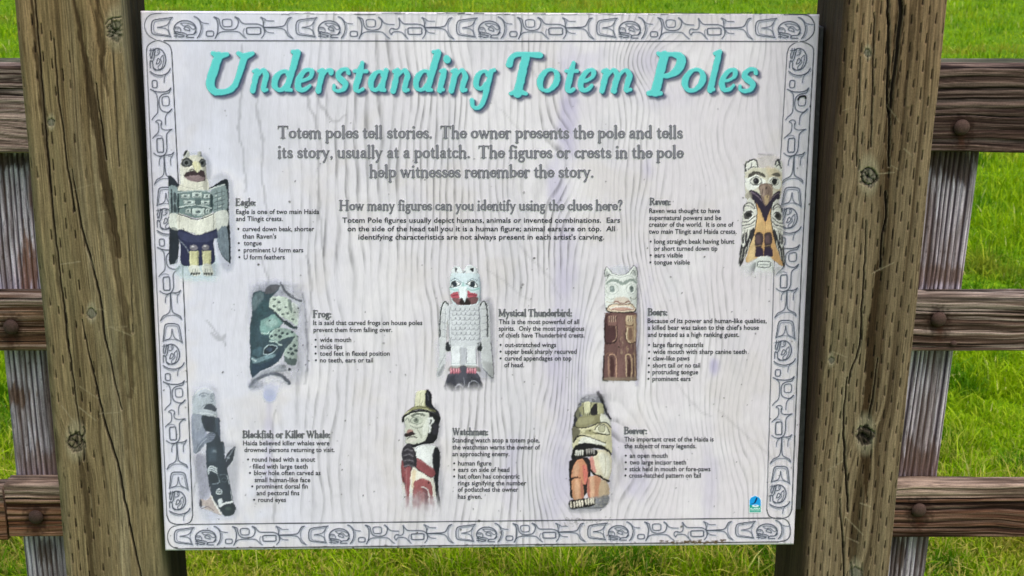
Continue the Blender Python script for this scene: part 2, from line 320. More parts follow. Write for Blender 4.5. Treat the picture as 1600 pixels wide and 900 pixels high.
def paint_engraved(lines, box, edge=(58, 56, 64), fill=(136, 134, 143), bold=1.32, gap=0.0):
    c = Canvas(*box, .8)
    S = []
    for t, x0, x1, base, unit in lines:
        S += layout(t, GL, x0, x1, base, unit, bold, 0, gap)
    D = stroke_field(c, S, 3)
    w = (slice(None), slice(None))
    c.comp(w, .35 * (1 - sstep(0, 2.2, D)), (236, 236, 240))
    c.comp(w, .95 * (1 - sstep(-.35, .75, D)), edge)
    c.comp(w, .95 * (1 - sstep(-1.15, -.45, D)), fill)
    return c

# border ornament: one repeat traced in a 1600-wide strip frame (v 60 = one rule, 320 = the other)
def motif(kind):
    A = []
    def s(t, w=7): A.append((t, w))
    def head(o):
        def q(t): return ' '.join('%g,%g' % (float(a.split(',')[0]) + o, float(a.split(',')[1])) for a in t.split())
        return q
    q = head(-125)
    s(q('325,95 240,106 155,120 132,150 128,200 135,245 165,262 240,272 308,282'), 8)
    s(q('305,112 240,122 168,134 152,160 150,200 156,236 180,248 240,260 290,268'), 4)
    s(q('318,100 298,130 275,165 240,180 185,190'), 6); s(q('308,280 292,250 285,225 262,204 230,196 185,190'), 6)
    s(q('302,140 288,170 288,215 300,255'), 4)
    # round face
    cx, cy = 440 - 125, 206
    s(' '.join('%g,%g' % (cx + 102 * math.cos(t), cy + 80 * math.sin(t)) for t in np.radians(np.linspace(150, 395, 14))), 9)
    s(q('545,235 520,258 470,262 455,285 520,288'), 8)
    s(q('400,152 430,178 470,172 505,205 530,205 528,180 490,158 440,148 400,152'), 6)
    s(q('430,200 448,186 468,192 480,205 484,225 462,218 440,212 430,200'), 7)
    s(q('355,205 352,190 380,188 398,205 402,225'), 7); s(q('368,205 380,203'), 6)
    for yy in (232, 252, 274):
        s(q('340,%d 372,%d' % (yy, yy)), 8)
    s(q('378,238 400,240'), 10); s(q('410,242 432,246'), 9); s(q('378,258 400,260'), 9); s(q('408,264 432,268'), 9); s(q('382,282 402,284'), 9); s(q('412,282 430,280'), 8)
    s(q('358,240 358,290'), 6); s(q('440,250 458,262 455,285'), 7)
    # first bracket with spur, small oval
    s(q('525,85 556,102 580,140 590,190 582,240 565,275 553,292'), 8)
    s(q('535,88 565,108 590,138 620,150 658,154'), 6); s(q('600,160 606,200 596,245 570,288'), 4)
    s(q('636,250 642,230 670,226 700,230 706,250 700,272 670,276 642,272 636,250'), 8)
    # second bracket, deep U with rounded box
    s(q('708,90 730,110 744,150 746,200 738,255 720,296'), 9)
    s(q('718,92 752,108 760,140 772,180 800,208 850,215 900,206 926,176 934,130 918,104 903,90'), 8)
    s(q('786,145 790,118 830,110 868,118 874,148 868,178 830,184 796,178 786,145'), 7)
    if kind == 0:
        s(q('740,262 770,236 840,230 925,232 955,248 980,275 1006,294'), 7)
        s(q('905,90 936,104 958,136 985,154 1040,156 1105,157 1145,170 1168,190'), 8)
        s(q('990,200 978,232 990,270'), 4)
        e = 0
    else:
        s(q('740,262 770,236 840,230 925,232 955,248 980,275 1006,294'), 7)
        s(q('905,90 930,110 950,140 985,157 1050,160'), 7)
        s(q('1048,200 1020,200 1006,228 1024,258 1038,234 1090,230 1125,240 1150,268 1178,296'), 7)
        s(q('1040,205 1080,204 1098,180 1100,140 1094,98'), 7); s(q('1094,98 1114,128 1140,152 1180,156 1270,157 1312,168 1336,190'), 8)
        s(q('1160,200 1150,232 1160,270'), 4)
        e = 168
    q = head(-125 + e)
    s(q('1012,225 1014,196 1075,192 1136,194 1140,222 1136,252 1075,256 1018,252 1012,225'), 9)
    s(q('1168,190 1176,225 1170,262 1148,292'), 7)
    s(q('1142,92 1160,115 1166,150 1168,190'), 8); s(q('1142,92 1178,108 1200,125 1262,127'), 6); s(q('1180,118 1176,150'), 4)
    s(q('1170,192 1185,216 1212,238 1262,243'), 6); s(q('1178,214 1186,240'), 4)
    s(q('1168,189 1260,186 1330,182 1362,168 1382,130 1398,102 1425,94'), 8)
    s(q('1168,192 1290,196 1350,206 1378,235 1396,272 1440,298'), 7); s(q('1420,98 1392,140 1386,190 1398,245 1440,296'), 5)
    return A

def paint_strip(c, fmap, seq, a_in=0, first_skip=None, last=None):
    """seq: list of (start, end, kind); fmap(u, v)-> photo x, y"""
    jobs = []
    for i, (u0, u1, kind) in enumerate(seq):
        L = {0: 1340., 1: 1508., 2: 1340.}[kind]
        for t, w in motif(0 if kind == 2 else kind):
            P = pts_of(t)
            if kind == 2 and min(p[0] for p in P) > 490: continue
            uu = [u0 + (u1 - u0) * p[0] / L for p in P]
            if a_in and i == 0 and min(uu) < a_in: continue
            jobs.append(([fmap(u, (p[1] - 60) / 260.) for u, p in zip(uu, P)], w / 5.9))
    for Q, w in jobs:
        c.l([(x + .9, y + 1.1) for x, y in Q], w + 2.4, (168, 170, 182), fe=1.8, a=.6)
    for Q, w in jobs:
        c.l(Q, w * 1.18, (66, 70, 84), fe=.6, a=.95)

def paint_border_top():
    c = Canvas(220, 16, 1281, 70, 1.0)
    o = lambda x: 21.5 + (x - 225) / 1045. * 1.5
    n = lambda x: 63.5 + (x - 225) / 1045. * 1.5
    f = lambda u, v: (u, o(u) + (n(u) - o(u)) * v)
    paint_strip(c, f, [(236, 462, 0), (462, 713, 1), (713, 932, 0), (932, 1180, 1), (1180, 1406, 2)])
    c.l([(256, 63.6), (1246, 65)], 1.6, (62, 66, 80), sm=False)
    c.l([(244, 62.5), (232, 55), (226, 42), (229, 29), (238, 22), (252, 21)], 1.1, (84, 90, 102), a=.9)
    c.l([(252, 21), (460, 22), (760, 23), (1240, 23)], .9, (150, 152, 160), a=.7)
    c.l([(1240, 23), (1262, 24), (1272, 36), (1271, 52), (1260, 63), (1250, 65)], 1.5, (72, 76, 88))
    # worn, peeling upper edge
    rn = np.random.RandomState(5)
    x = 440
    while x < 1270:
        ln = rn.uniform(6, 34)
        y = 21.5 + rn.uniform(-1, 1.6)
        c.l([(x, y), (x + ln * .4, y + rn.uniform(-1, 1)), (x + ln, y + rn.uniform(-1, 1))], rn.uniform(.5, 1.7), (72, 78, 84), a=rn.uniform(.4, .9))
        if rn.rand() < .5:
            c.l([(x, y + 1.4), (x + ln * .6, y + 1.2)], 1.1, (242, 244, 246), a=.8)
        x += ln * rn.uniform(.5, 1.4)
    return c

def paint_border_bottom():
    c = Canvas(256, 800, 1242, 862, 1.0)
    n = lambda x: 819.5 + (x - 262) / 973. * -10.5
    o = lambda x: 856.5 + (x - 262) / 973. * -11
    f = lambda u, v: (u, n(u) + (o(u) - n(u)) * v)
    paint_strip(c, f, [(272, 482, 0), (482, 712, 1), (712, 918, 0), (918, 1149, 1), (1149, 1359, 2)])
    c.l([(278, 819.5), (1210, 809.3)], 1.4, (70, 74, 86), sm=False)
    c.l([(284, 819.5), (268, 824), (262, 836), (265, 850), (276, 857), (290, 857)], 1.2, (84, 88, 98))
    c.l([(290, 857), (1216, 846.5)], 1.5, (58, 56, 60), sm=False)
    c.l([(1216, 846.5), (1230, 843), (1235, 832), (1232, 816), (1222, 809.5), (1208, 809)], 1.4, (72, 76, 88))
    rn = np.random.RandomState(9)
    for k in range(110):
        x = rn.uniform(1030, 1136) if k < 70 else rn.uniform(262, 1236)
        yb = 857 - (x - 290) / 926. * 10.5
        y = yb + (rn.uniform(-4, 1.5) if k < 70 else rn.uniform(-2, 2.5))
        c.l([(x, y), (x + rn.uniform(.5, 4), y + rn.uniform(-.8, .8))], rn.uniform(.8, 2.4), (98, 76, 44) if k < 70 else (70, 66, 62), a=rn.uniform(.35, .85))
    return c

def _lerp(t, a, b, x): return a + (b - a) * (x - t[0]) / (t[1] - t[0])
def paint_border_side(right):
    if right:
        c = Canvas(1190, 56, 1278, 824, 1.0)
        lo = lambda y: 1230 - (y - 80) * 20 / 320. if y < 400 else 1210 - (y - 400) * 12 / 400.
        hi = lambda y: 1271.5 - (y - 80) * 18.5 / 320. if y < 400 else 1253 - (y - 400) * 16 / 400.
        seq = [(40, 292, 1), (292, 500, 0), (500, 728, 1), (728, 914, 2)]; yt, yb = 66, 810
    else:
        c = Canvas(222, 56, 308, 826, 1.0)
        lo = lambda y: 228.5 + (y - 70) * 32 / 730.
        hi = lambda y: 268.5 + (y - 80) * 18.5 / 370. if y < 450 else 287 + (y - 450) * 14 / 350.
        seq = [(40, 292, 1), (292, 505, 0), (505, 737, 1), (737, 928, 2)]; yt, yb = 64, 819
    f = lambda u, v: (hi(u) + (lo(u) - hi(u)) * v, u)
    paint_strip(c, f, seq, a_in=71)
    ys = np.linspace(yt + 18, yb - 14, 12)
    c.l([(hi(y), y) for y in ys], 1.4, (68, 72, 84), sm=False)
    c.l([(lo(y), y) for y in ys], 1.1, (96, 100, 112), sm=False)
    c.l([(hi(yt + 18), yt + 18), (hi(yt) - 3, yt + 7), (hi(yt) - 16, yt), (lo(yt) + 14, yt), (lo(yt) + 3, yt + 7), (lo(yt + 18), yt + 18)], 1.3, (84, 88, 100))
    c.l([(hi(yb - 14), yb - 14), (hi(yb) - 4, yb - 4), (hi(yb) - 14, yb), (lo(yb) + 14, yb), (lo(yb) + 4, yb - 4), (lo(yb - 14), yb - 14)], 1.4, (70, 74, 86))
    return c

def paint_logo():
    c = Canvas(1166, 770, 1194, 804, .5, 1150, 760, 14.545)
    c.p('290,300 330,240 440,195 545,240 580,300 580,600 290,600', 'eef4f4', sm=False)
    c.p('305,310 340,250 435,208 530,250 562,310 565,440 305,440', '1a9be0', sm=False)
    c.p('305,420 330,420 560,440 562,585 305,585', '0c9a86', sm=False)
    c.p('325,400 400,370 430,310 460,250 485,265 470,320 450,360 420,385', '0a2a58')
    c.e(440, 440, 78, 26, 'e8f6f8'); c.e(440, 436, 34, 9, '3a78b0')
    S = []
    # small lettering, simple strokes
    for t, x0, x1, y, h, w, al in (('ALASKA', 322, 550, 520, 34, 11, 1), ('STATEPARKS', 322, 545, 560, 18, 5, .75)):
        n = len(t); kx = (x1 - x0) / n
        caps = {'A': [[(0, 0), (.5, 1), (1, 0)], [(.25, .4), (.75, .4)]], 'L': [[(.1, 1), (.1, 0), (.9, 0)]], 'S': [[(.9, .85), (.5, 1), (.1, .75), (.9, .3), (.5, 0), (.1, .15)]],
                'K': [[(.1, 0), (.1, 1)], [(.9, 1), (.1, .45), (.9, 0)]], 'T': [[(0, 1), (1, 1)], [(.5, 1), (.5, 0)]], 'E': [[(.9, 1), (.1, 1), (.1, 0), (.9, 0)], [(.1, .5), (.7, .5)]],
                'P': [[(.1, 0), (.1, 1), (.8, .9), (.8, .55), (.1, .45)]], 'R': [[(.1, 0), (.1, 1), (.8, .9), (.8, .55), (.1, .45), (.9, 0)]]}
        for i, ch in enumerate(t):
            for P in caps[ch]:
                c.l([(x0 + (i + p[0] * .78) * kx, y - p[1] * h) for p in P], w, 'd8f4ec', fe=.3, a=al, sm=False)
    return c
# ------------------------------------------------------------------ the eight printed carvings (local frame of each: ox, oy, scale)
def fig_eagle():
    c = Canvas(256, 226, 374, 444, 1.0, 250, 225, 4.092)
    c.p('120,760 340,700 370,860 250,885 120,860', 'b4c8cc', fe=9, a=.75); c.p('320,250 465,240 475,760 380,750', 'a9afc0', fe=4, a=.5)
    c.p('180,60 310,80 318,260 200,280', 'aab0be', fe=4, a=.55)
    c.p('55,205 78,210 112,248 130,285 124,450 126,560 120,640 116,720 100,758 75,768 60,740 62,500 56,300', '343a46')
    c.p('66,272 122,300 120,450 70,440', '8d9fa4'); c.p('70,300 80,300 82,430 72,430', '39424c'); c.p('88,310 104,316 104,372 88,370', '4a555c'); c.p('88,384 104,388 106,436 88,430', '4a555c')
    c.l('60,270 64,440', 6, 'a3b2b6', sm=False)
    c.p('64,446 130,462 130,548 64,534', 'd9dcd4'); c.p('66,545 122,560 112,700 96,745 76,742', '333947', a=.6)
    c.p('300,290 350,262 398,230 424,224 438,250 440,400 453,735 432,746 400,715 374,650 362,560 345,440 338,300', '2c313c')
    c.p('326,296 420,264 428,425 350,440 340,400', '93a3a6'); 
    for yy in (318, 345, 372, 398, 420): c.l('348,%d 412,%d' % (yy, yy - 16), 4, '5a676c', sm=False)
    c.l('366,300 370,430', 4, '55626a'); c.l('395,290 400,420', 4, '55626a'); c.l('352,332 362,328', 6, 'cfd8d4'); c.l('376,350 390,346', 6, 'cfd8d4'); c.l('376,400 390,396', 6, 'cfd8d4')
    c.l('310,292 360,276 415,258', 7, 'ccd2d0')
    c.p('345,446 428,428 430,524 350,560', 'dbdcd6'); c.p('364,562 428,532 442,734 428,738 400,710 376,650', '8795a3')
    rn = np.random.RandomState(2)
    for k in range(26):
        x = rn.uniform(372, 430); y = rn.uniform(550, 700); c.l([(x, y), (x + 2, y + rn.uniform(14, 40))], 3, rn.choice(['6a7888', 'a5b1bb', '5b687a']), a=.6)
    # head
    c.p('128,150 150,86 200,70 262,78 288,112 298,200 304,300 126,305 130,240', 'dcd8ca'); c.p('130,150 150,100 152,240 134,250', 'e9e7dd', a=.8)
    c.p('272,120 290,112 304,290 280,290', 'a8a49a', a=.7, fe=1.2)
    c.p('150,78 158,50 168,38 186,48 192,76 172,88', 'b9bab4'); c.p('150,76 160,48 176,38 166,66', '2e2f35'); c.p('240,78 243,50 254,46 262,52 262,84', 'c6c5bd'); c.l('262,50 264,80', 4, '4a4a4c')
    c.p('136,120 160,94 196,98 214,124 190,144 150,146', '4c4f52'); c.e(170, 119, 21, 20, '7c7f80'); c.e(170, 119, 14, 14, '23262b'); c.l('140,104 176,90 214,122', 5, '2e3036')
    c.p('244,122 262,98 282,96 294,118 286,144 258,146', '4c4f52'); c.e(270, 121, 17, 19, '757879'); c.e(271, 121, 11, 13, '202329'); c.l('244,122 264,98 290,104', 5, '2e3036')
    c.p('206,124 238,108 264,148 252,166 240,188 222,162', 'ded9b0'); c.l('238,110 246,150 240,184', 5, 'efeed6', a=.7); c.l('206,126 224,160', 3, '8e8a70')
    c.p('152,200 170,182 196,170 216,168 238,186 262,164 284,174 293,200 288,234 250,244 190,232 158,214', '4a383e', sm=False); c.p('160,212 200,202 240,198 288,216 272,238 226,242 182,230', '917a7e', sm=False); c.p('190,208 240,200 270,214 230,226', 'a68e90', a=.8)
    c.l('186,168 214,164 238,186', 5, '2a2228')
    c.l('128,262 210,286 300,262', 3, 'b8b4a8')
    # breast plate
    c.p('116,310 160,300 240,296 324,304 340,340 340,430 250,472 160,450 112,432', '7a8f90'); c.p('112,320 124,316 124,430 112,428', '34434a'); c.p('324,318 340,330 338,420 326,424', '3a494f')
    c.l('116,312 200,300 300,302 336,320', 6, 'b2bfc0'); c.l('126,404 230,388 330,410', 8, 'c4cfcd'); c.l('128,412 230,398 330,418', 4, '3f4d52')
    for x0, x1, y0, y1 in ((134, 192, 318, 346), (204, 268, 308, 342), (278, 322, 318, 348), (150, 224, 358, 386), (262, 320, 360, 388), (162, 200, 412, 444), (204, 286, 410, 458), (290, 318, 412, 444)):
        c.p([(x0, y0), (x1, y0), (x1, y1), (x0, y1)], 'c3cfcc', sm=False); c.l([(x0, y0), (x1, y0), (x1, y1), (x0, y1), (x0, y0)], 3, '3c4a50', sm=False)
        c.e((x0 + x1) / 2, (y0 + y1) / 2, (x1 - x0) * .2, (y1 - y0) * .2, '56666b'); c.l([(x0 + 8, y1 - 7), (x1 - 8, y1 - 7)], 2.5, '6c7a7e')
    c.p('228,352 258,352 258,392 228,392', '5f7072', sm=False)
    c.p('112,446 170,462 240,482 345,442 350,545 300,562 245,580 180,560 116,545', 'dddbd0'); c.l('124,455 122,540', 4, '9a998f'); c.l('342,450 344,545', 4, '8c8b84'); c.l('118,448 172,464 240,484 344,446', 6, '3a444c')
    c.p('122,545 180,562 242,582 350,545 364,544 372,598 342,620 352,740 328,768 280,776 150,778 132,740 134,650 118,600', '34365a'); c.p('120,560 200,580 300,575 362,560 362,590 300,625 180,625 130,600', '4a4e72', a=.6)
    c.l('120,610 160,652 184,690', 5, '8890a0'); c.l('150,540 156,556', 6, '22242e')
    c.e(216, 662, 25, 18, '857f8a'); c.e(292, 660, 24, 18, '857f8a'); c.e(210, 655, 8, 5, 'd0cdd2'); c.e(288, 653, 8, 5, 'd0cdd2')
    c.p('188,686 246,684 246,775 192,782', 'ccc898', sm=False); c.p('270,684 327,682 324,770 274,776', 'ccc898', sm=False); c.l('196,690 198,775', 5, 'e2dfba', a=.8); c.l('280,690 281,770', 5, 'e2dfba', a=.8)
    c.l('240,690 240,776', 5, '9f9a6c', a=.8); c.l('320,690 318,768', 5, '9f9a6c', a=.8)
    c.p('182,792 200,776 246,780 264,826 244,842 204,838', 'd6d6cc'); c.p('272,776 322,768 342,822 330,838 278,840', 'd6d6cc')
    for x in (202, 218, 234, 250, 282, 298, 314, 330): c.e(x, 829, 5.5, 9, '1f2229')
    for x in (210, 226, 242, 290, 306, 322): c.l([(x, 800), (x, 836)], 3, '77797c')
    c.grain(.12); return c

def fig_frog():
    c = Canvas(384, 432, 486, 640, 1.0, 375, 430, 4.287)
    c.p('70,60 260,30 420,80 450,300 450,600 380,720 250,760 80,760 60,400', 'b9bac8', fe=12, a=.6)
    c.p('80,120 150,60 260,40 300,120 200,180 100,200', '8b8d9c', fe=8, a=.7)
    c.p('262,60 290,110 345,150 412,170 400,240 385,270 340,120', 'c9cbd6', fe=3, a=.8)
    c.l('272,50 290,92 330,136 372,160 408,172', 10, '6a6b78', w2=16, fe=1.1); c.l('280,60 312,110 360,140', 5, '50525e', fe=.8)
    c.p('82,240 84,130 130,104 165,110 190,72 262,62 262,92 218,140 206,200 250,270 290,310 260,370 300,400 365,410 330,470 300,505 262,570 200,615 140,640 84,686 66,600 74,520 66,430 68,340', '38525f')
    c.p('84,240 88,140 140,110 160,150 120,210', '6b7f86', a=.8, fe=1.4); c.p('165,112 190,72 262,64 258,90 220,118 180,126', '5f5d68', fe=1)
    c.p('84,300 110,240 120,330 100,420 110,520 84,600 70,560 72,420', '33505c', a=.9, fe=1.5)
    c.p('120,200 190,170 200,230 160,280 130,330', '355c64', a=.7, fe=2)
    for x, y in ((150, 215), (148, 270), (180, 240), (140, 330), (175, 290), (112, 300)): c.e(x, y, 11, 8, '2c4a54', a=.8)
    c.p('140,310 180,285 232,262 286,310 262,345 205,372 190,398 142,386', '7fa6a2', fe=1.2); c.p('165,310 230,290 255,325 200,350', 'a6c2be', a=.7, fe=2); c.l('140,384 180,392 196,376', 4, 'cfe2dd')
    c.e(198, 302, 5, 5, '3b4d52')
    c.p('196,190 212,150 262,140 318,152 360,210 386,262 382,340 345,312 300,292 248,252 200,222', 'ccd8cc'); c.p('318,165 345,170 350,260 332,220', '6d7d78', a=.8); c.p('345,190 385,200 395,270 384,300', 'dfe5e0', a=.8)
    for x, y, r in ((230, 162, 11), (262, 181, 11), (230, 208, 12), (264, 230, 13), (306, 214, 10), (288, 262, 11), (320, 254, 11), (356, 296, 9), (368, 250, 7)):
        c.e(x, y, r, r * .68, '4b5a5a', rot=10); c.e(x, y, r * .5, r * .3, '7c8b86')
    c.l('200,222 232,246 262,282 306,316 350,346 376,350', 12, '36464e', w2=20); c.l('306,316 344,340', 26, '36464e')
    c.p('196,400 230,362 290,350 348,372 385,405 388,440 350,420 300,440 270,470 230,440 205,430', 'a8beb6'); 
    for x, y, r in ((262, 372, 9), (285, 388, 11), (318, 392, 11), (348, 382, 10), (240, 400, 10), (268, 410, 14), (212, 408, 10), (384, 412, 6), (380, 442, 9)): c.e(x, y, r, r * .8, '3d5156')
    c.p('300,470 330,430 380,410 392,452 384,500 378,590 350,604 318,590 298,556', 'b3c2bb'); c.p('298,540 330,560 378,560 372,600 330,600 300,575', '4f6063', a=.85)
    for x, y, r in ((364, 472, 12), (342, 492, 11), (376, 506, 12), (352, 526, 12), (325, 520, 9), (340, 560, 9)): c.e(x, y, r, r * .85, '3d5054')
    c.p('262,440 366,408 332,462 300,500 270,560 200,615 250,500', '3a4d5c', a=.95)
    c.p('84,590 130,600 220,560 270,500 262,570 200,615 140,640 84,686', '2b4258'); 
    c.p('160,500 196,466 246,476 240,510 190,530 160,530', '24303e'); c.l('158,528 162,496 196,466 246,476 236,504 200,528 158,530', 6, 'a9bcc4'); c.e(198, 498, 20, 15, '3d4f66')
    c.l('200,442 236,446 262,462 280,470', 8, 'b8ccc8'); c.l('196,440 240,432 252,452', 5, '8eaaa8')
    c.p('80,545 110,560 160,540 230,530 230,548 170,566 110,590 84,576', '87a6b2', a=.8, fe=1.2); c.l('84,560 104,576', 8, 'c2d3da'); c.p('90,500 140,480 140,540 96,540', '55798a', a=.7, fe=2)
    c.p('84,690 150,640 210,620 262,596 300,600 310,640 230,650 140,680 90,720', 'a2a6b2', fe=2, a=.8)
    c.l('70,742 110,700 170,670 235,660 290,680 330,722', 22, '6d7080', fe=1.6); c.l('170,712 210,702 270,704 322,724', 5, 'd0d2dc'); c.p('60,720 110,700 150,730 120,762 60,760', '8f92a2', fe=4, a=.7)
    c.e(332, 631, 10, 10, '3b3f4a'); c.e(392, 221, 6, 6, '2b2c34'); c.l('420,120 440,250 446,400 455,520 452,640', 12, '9c9cac', fe=2, a=.55)
    c.grain(.2, .3, .2); c.rgb = c.rgb * .92 + lin('a8a8b4') * .05
    c.e(200, 808, 46, 44, '98a3c6', fe=3, a=.62); c.p('160,740 260,740 250,800 170,800', 'b6b9cc', fe=5, a=.6)
    return c

def fig_whale():
    c = Canvas(296, 592, 378, 816, 1.0, 290, 590, 3.913)
    c.p('40,90 80,50 160,40 200,110 215,230 250,380 320,420 325,600 300,860 200,870 100,860 70,640 50,400', 'a6abbb', fe=9, a=.55)
    c.p('100,40 150,30 190,80 160,70', '9a9fac', fe=4, a=.5)
    c.p('44,215 42,120 76,66 130,58 172,84 184,150 192,205 190,240 110,235 46,232', 'b2bac4', fe=1.5); c.l('60,100 84,74 130,66 166,88', 6, 'd3d9e0'); c.l('84,108 106,94 138,102', 8, '7d8794'); c.l('150,104 168,98 176,110', 6, '7d8794')
    c.e(108, 112, 17, 9, '8b95a2'); c.e(160, 112, 9, 7, '8b95a2'); c.l('150,116 168,138 156,148', 6, '87919d'); c.p('110,188 136,160 170,166 190,190 182,206 140,196', '4c5362'); c.l('106,200 150,206 186,216', 8, 'c3cad3'); c.l('60,222 120,216 184,234', 6, 'd5dae0'); c.l('100,178 130,160 166,160', 4, '7a8490')
    c.p('36,236 102,234 126,310 126,372 84,440 56,462 44,420', '8a92a6', fe=1.5); c.p('44,240 96,238 98,300 60,330', '9fa6b6', a=.8, fe=3)
    c.p('58,480 110,470 130,520 142,610 152,700 110,760 92,800 80,700 66,600', '8f8fa2', fe=4, a=.75)
    c.p('98,230 150,236 190,244 208,262 214,380 236,402 240,470 245,506 262,600 276,660 292,760 306,796 292,834 244,846 208,806 160,724 138,620 126,500 128,420 132,392 160,340 120,322 104,280', '2f3d4b')
    c.p('110,240 160,246 170,320 130,320', '272e40', a=.9, fe=1); c.l('184,250 190,330', 6, '5a6a7c', a=.8, fe=1); c.p('190,245 208,262 214,380 196,330', '56637a', a=.7, fe=1)
    c.p('138,440 180,430 186,500 140,510', '4f6273', a=.6, fe=4); c.e(178, 450, 12, 9, '8c9cab', fe=2, a=.6); c.l('232,408 236,470', 5, '76869a', a=.6)
    c.p('242,500 266,452 302,420 304,444 292,500 258,548 248,560', '343b4a'); c.l('300,426 272,470 250,510', 4, '8b93a2'); c.e(262, 490, 9, 7, '97a0ac', a=.9, fe=1); c.l('306,430 298,490 262,556', 4, 'd6dade', a=.7)
    c.p('58,462 74,412 116,362 150,334 176,340 182,360 160,390 124,402 90,444', '737c90'); 
    for k in range(4): c.l([(140 + k * 3, 342 + k * 12), (176 + k * 2, 340 + k * 13)], 3, '3d4558')
    c.l('62,456 90,410 130,372', 4, 'a7aebd', a=.8)
    for k in range(3): c.l('%d,%d %d,%d %d,%d %d,%d' % (136 + k * 3, 562 + k * 12, 150, 542 + k * 12, 176, 548 + k * 13, 192, 560 + k * 13), 6, 'c2ccd2')
    c.p('142,602 200,590 206,640 160,650', '23303c', a=.9); c.l('196,594 208,640 166,650', 4, '7f909c'); c.l('210,596 238,590 262,600', 5, '62727e'); c.l('256,600 268,650', 5, 'b5c0c6'); c.e(236, 625, 14, 11, '243340'); c.ring(236, 625, 15, 12, 3, '5b6d78')
    c.e(205, 697, 19, 18, '9fb0b8'); c.e(205, 697, 14, 13, '25323d'); c.e(205, 697, 8, 7, 'dfe6ea'); c.e(205, 697, 4.5, 4, '25323d'); c.ring(205, 697, 17, 16, 2.5, 'd6dfe4')
    c.p('96,742 130,748 158,722 176,760 216,826 206,838 150,812 100,798 126,790 90,776', 'b9a8a2', fe=1.2); c.p('92,744 104,760 98,790 86,782', '4d4650'); c.l('156,722 172,756 214,828', 7, 'e6e4de'); c.l('100,800 140,790 170,810', 5, '6c5f66')
    c.p('198,750 220,738 226,770 212,786', 'd5dcde', fe=1); c.l('212,786 240,770 290,758', 12, 'e3e8ea'); c.l('276,690 286,750', 4, 'd0d8dc', a=.8); c.p('222,790 290,770 306,798 290,834 246,844 218,818', '22313a'); c.e(262, 800, 18, 9, '4b6058', a=.7, fe=2)
    c.grain(.14); c.rgb = c.rgb * .9 + lin('a8a8b4') * .09; c.a *= sstep(30, 120, (c.Y - 590) * 3.913) * .5 + .45; return c

